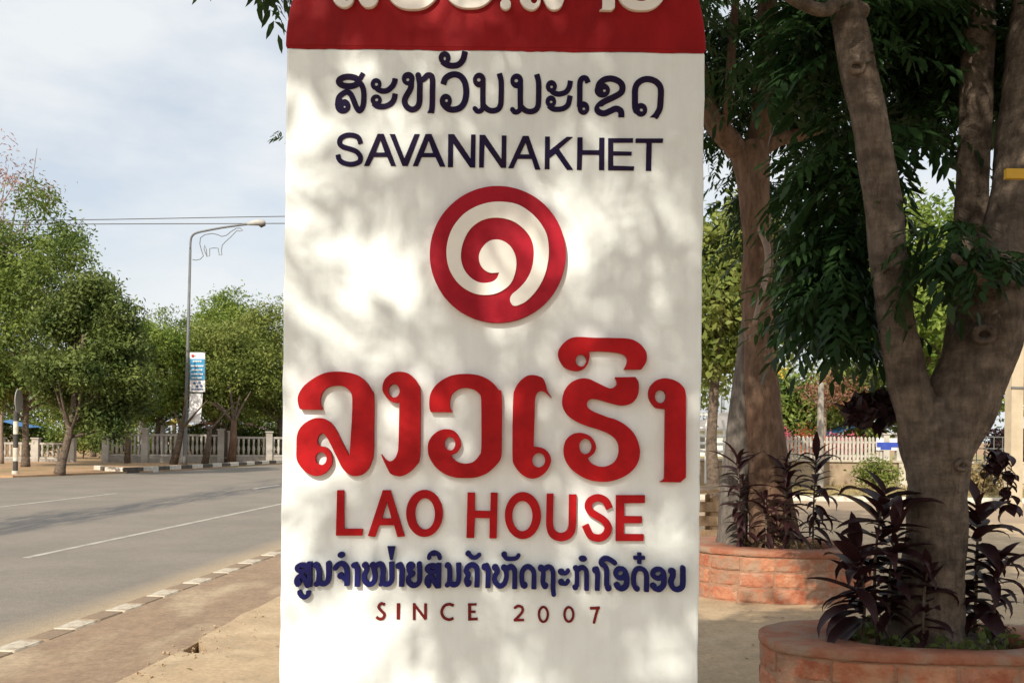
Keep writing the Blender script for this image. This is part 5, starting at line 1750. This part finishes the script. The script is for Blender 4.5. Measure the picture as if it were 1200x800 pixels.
MB().box(((bx0 + bx1) / 2, -0.022, (q0.z + q1.z) / 2 + .03), (bx1 - bx0 - .02, 0.012, 0.17)).build("blue_stripe", M_BANBL, bb)
MB().box(((bx0 * .7 + bx1 * .3), -0.022, (q0.z + q1.z) / 2 - .10), ((bx1 - bx0) * .35, 0.012, 0.08)).build("blue_stripe", M_BANBL, bb)

# white tubular rack at the sign's right edge
rk = empty("white_rack", (at(838, 512, WY - 1).x, WY - 1, 0))
tag(rk, "white tubular rack with curved rungs between sign and grey trunk", "rack")
M_PIPE = mat("white_pipe_paint", (0.74, 0.74, 0.72), (0.66, 0.66, 0.63), scale=5, rough=0.5)
for sx in (-0.30, 0.30):
    MB().tube(catmull([(sx, 0, 0), (sx, 0, 1.5), (sx, 0, 2.0), (sx * 0.8, 0, 2.25)], sub=4), 0.045, 8).build("upright", M_PIPE, rk)
for z in (1.2, 1.45, 1.7, 1.95):
    MB().tube(catmull([(-0.55, 0, z + .02), (-0.2, 0, z), (0.2, 0, z), (0.55, 0, z + .02)], sub=3), 0.05, 8).build("rung", M_PIPE, rk)
MB().box((0, 0.2, 2.45), (2.6, 0.12, 0.10)).box((-1.2, 0.2, 1.2), (0.09, 0.09, 2.4)).box((1.2, 0.2, 1.2), (0.09, 0.09, 2.4)).build("beam", M_PIPE, rk)

# grey roofed house and antenna masts far off
M_ROOF = mat("grey_tile_roof", (0.24, 0.22, 0.21), (0.30, 0.28, 0.26), scale=2, rough=0.9)
hx = at(842, 512, 95).x
hs = empty("house", (hx, 95, 0))
tag(hs, "far house with a grey hipped roof left of the grey trunk", "house")
MB().box((0, 0, 1.2), (7, 6, 2.4)).build("wall", M_FWHITE, hs)
MB().add([(-4.2, -3.6, 2.4), (4.2, -3.6, 2.4), (4.2, 3.6, 2.4), (-4.2, 3.6, 2.4), (0.6, 0, 4.3), (1.6, 0, 4.3)], [(0, 1, 5, 4), (1, 2, 5), (2, 3, 4, 5), (3, 0, 4), (3, 2, 1, 0)]).build("roof", M_ROOF, hs)
for x in (-2, 1.5):
    MB().box((x, -3.03, 1.3), (1.1, 0.06, 1.1)).build("window", M_DARKM, hs)
MB().box((3.0, -3.03, 1.0), (0.9, 0.06, 2.0)).build("door", M_WOOD, hs)
for lab, u, vtop, w in (("lattice antenna mast nearer the sign", 831, 452, 0.9), ("thin antenna mast left of the grey trunk", 846, 446, 0.45)):
    dd = 180
    a_ = at(u, 512, dd)
    h = at(u, vtop, dd).z
    mt = empty("antenna_mast", (a_.x, dd, -0.1))
    tag(mt, lab, "mast", "far antenna masts")
    nst = 9
    for sx, sy in ((-1, -1), (1, -1), (0, 1)):
        MB().tube([(sx * w, sy * w, 0), (sx * w * .35, sy * w * .35, h)], 0.09, 5).build("leg", M_METAL, mt)
    mbx = MB()
    for k in range(nst):
        z0, z1 = h * k / nst, h * (k + 1) / nst
        f0, f1 = w * (1 - .65 * k / nst), w * (1 - .65 * (k + 1) / nst)
        mbx.tube([(-f0, -f0, z0), (f1, -f1, z1)], 0.06, 4)
        mbx.tube([(-f1, -f1, z1), (f1, -f1, z1)], 0.06, 4)
    mbx.build("lattice", M_METAL, mt)

# slender street post and beige concrete pole
a_ = at(961, 540, 31)
o = MB().tube([(0, 0, -0.1), (0, 0, 1.8), (0, 0, 3.4)], [0.13, 0.11, 0.09], 10).build("concrete_post", M_CONC, loc=(a_.x, 31, 0.03))
tag(o, "plain slim concrete post before the picket fence", "post")
a_ = at(1188, 512, 24)
pl = empty("utility_pole", (a_.x, 24, -0.06))
tag(pl, "pale concrete pole right of the forked trunk", "pole", "utility poles")
M_BEIGE = mat("beige_concrete_pole", (0.55, 0.47, 0.34), (0.46, 0.38, 0.27), scale=3, rough=0.9, bump=0.2)
MB().box((0, 0, 4.5), (0.33, 0.24, 9.0), 0.2).build("shaft", M_BEIGE, pl)
MB().box((0.02, -0.13, 3.0), (0.36, 0.03, 0.05), 0.2).build("band", M_METAL, pl)

# dark clipped hedge at the right edge
hd = empty("hedge", (at(1215, 512, 40).x, 40, 0.0))
tag(hd, "dark clipped hedge at the right edge behind the trunk", "hedge")
cpt = nrng.uniform(-1, 1, (6000, 3)) * np.array([1.9, 0.7, 1.0]) + np.array([0, 0, 1.15])
o = link_mesh("foliage", quads_mesh("foliage", leaf_quads(cpt, rand_dirs(6000), 0.18, 0.45)), L_PURPDK, hd)
o["kind"] = "stuff"
MB().box((0, 0.1, 1.0), (3.3, 0.8, 1.7), jit=0.05).build("core", M_DARKM, hd)

# yellow board far away and yellow bracket close by
M_YEL = mat("yellow_paint", (0.62, 0.38, 0.03), (0.55, 0.33, 0.03), scale=4, rough=0.5)
ys_ = empty("yellow_sign", (at(911, 512, 70).x, 70, 0.0))
tag(ys_, "far yellow sign board right of the reddish trunk", "sign")
q0, q1 = at(902, 431, 70), at(922, 444, 70)
MB().box((0, 0, (q0.z + q1.z) / 2), (q1.x - q0.x, 0.3, q0.z - q1.z), jit=0.03).build("board", M_YEL, ys_)
for sx in (-.35, .35):
    MB().tube([(sx, 0.3, 0), (sx, 0.3, q0.z)], 0.08, 6).build("post", M_METAL, ys_)
yb = empty("bracket_post", (at(1265, 512, 5.0).x, 5.0, 0.0))
tag(yb, "yellow metal bar jutting in at the upper right edge", "bracket")
MB().tube([(0, 0, 0), (0, 0, 3.1)], 0.03, 10).build("post", M_METAL, yb)
q0 = at(1178, 204, 5.0)
MB().box(((q0.x - yb.location.x) / 2, 0, q0.z), (abs(q0.x - yb.location.x), 0.03, 0.05)).build("bar", M_YEL, yb)

# rough wooden crate half hidden by the sign
cr_ = empty("wooden_crate", (at(818, 512, 12.2).x, 12.2, 0))
tag(cr_, "rough wooden crate half hidden between sign and farther planter", "crate")
for k in range(5):
    MB().box((-0.1, -0.26, 0.10 + k * 0.17), (0.62, 0.025, 0.12), jit=0.006).build("slat", M_WOOD, cr_)
for sx in (-0.38, 0.17):
    for sy in (-0.23, 0.23):
        MB().box((sx, sy, 0.45), (0.05, 0.05, 0.9)).build("corner_post", M_WOOD, cr_)
for k in range(4):
    MB().box((0.205, -0.2 + k * 0.14, 0.45), (0.02, 0.11, 0.82), jit=0.005).build("slat", M_WOOD, cr_)
MB().add([(p[0], p[1], p[2]) for p in ((-0.42, -0.32, 0.90), (0.30, -0.32, 0.98), (0.30, 0.3, 1.0), (-0.42, 0.3, 0.92), (-0.42, -0.32, 0.93), (0.30, -0.32, 1.01), (0.30, 0.3, 1.03), (-0.42, 0.3, 0.95))], [(3, 2, 1, 0), (4, 5, 6, 7), (0, 1, 5, 4), (1, 2, 6, 5), (2, 3, 7, 6), (3, 0, 4, 7)]).build("lid", M_WOOD, cr_)

# background trees on the right
trees_r = [
    ("bright green tree left of the reddish trunk by the sign's edge", 838, 26, 8.2, 4.6, L_OLIVE, 13000, 2.9, 51, 0.26),
    ("bright green tree seen through the fork of the front tree", 1088, 40, 13.0, 8.0, L_LIGHT, 14000, 2.8, 52, 0.32),
    ("olive tree behind the picket fence, between the two trunks", 1010, 44, 5.6, 6.5, L_OLIVE, 9000, 1.3, 53, 0.28),
    ("low green tree just right of the reddish trunk", 925, 46, 4.9, 4.2, L_MID, 7000, 1.2, 54, 0.26),
    ("tall green tree at the right picture edge", 1190, 52, 12.5, 9.0, L_MID, 11000, 2.0, 55, 0.34),
    ("green tree hidden mostly behind the sign's right edge", 760, 50, 8.5, 8.0, L_OLIVE, 7000, 2.0, 56, 0.32),
]
for lab, u, d, top, w, m_, n_, low, sd, lf in trees_r:
    p = at(u, 512, d)
    far_tree("background_tree", lab, (p.x, d), top, w, w * 0.8, lf, m_, M_BARK, 0.15, n=n_, nl=26, low=low, seed=sd, group="trees behind the picket fence")
p = at(966, 512, 41)
far_tree("flowering_tree", "orange-flowered tree behind the slim concrete post", (p.x, 41), 4.4, 3.6, 3.0, 0.16, L_RUST, M_TWIG, 0.1, n=1300, nl=12, low=2.9, seed=61)
for lab, u, sd in (("pink flowering bush left of the slim post, behind the fence", 915, 62), ("red flowering bush beside the slim concrete post", 944, 63), ("pink flowering bush right of the slim concrete post", 985, 64)):
    p = at(u, 512, 37)
    far_tree("flowering_bush", lab, (p.x, 37), 2.1, 1.5, 1.2, 0.14, L_PINKFL if sd != 63 else L_FLAME, M_TWIG, 0.05, n=900, nl=8, low=0.9, seed=sd, cat="bush", group="flowering bushes behind the fence")
far_tree("verge_bush", "small olive bush growing before the low wall", (at(1028, 512, 32).x, 32), 1.15, 1.3, 1.0, 0.14, L_OLIVE, M_TWIG, 0.03, n=1400, nl=8, low=0.15, seed=65, cat="bush")
far_tree("verge_bush", "dry bush on the verge right of the front trunk", (at(1150, 512, 30).x, 30), 0.8, 2.2, 1.0, 0.16, L_DRY, M_TWIG, 0.03, n=1500, nl=8, low=0.05, seed=66, cat="bush")
stall("stall with a blue canopy behind the picket fence", at(992, 512, 43).x, 43, 2.0, 1.9, M_TARPB, 8)

# dry grass tufts on the right verge
n = 5200
x = nrng.uniform(0, 22, n); y = nrng.uniform(27.6, 33.6, n)
c = np.stack([x, y, np.full(n, 0.10)], 1)
o = link_mesh("dry_grass", quads_mesh("dry_grass", leaf_quads(c, np.tile([0, -1.0, 0], (n, 1)), 0.20, 0.14, 0.0)), L_DRY)
tag(o, "dry grass tufts along the verge below the picket fence", "grass", kind="stuff")
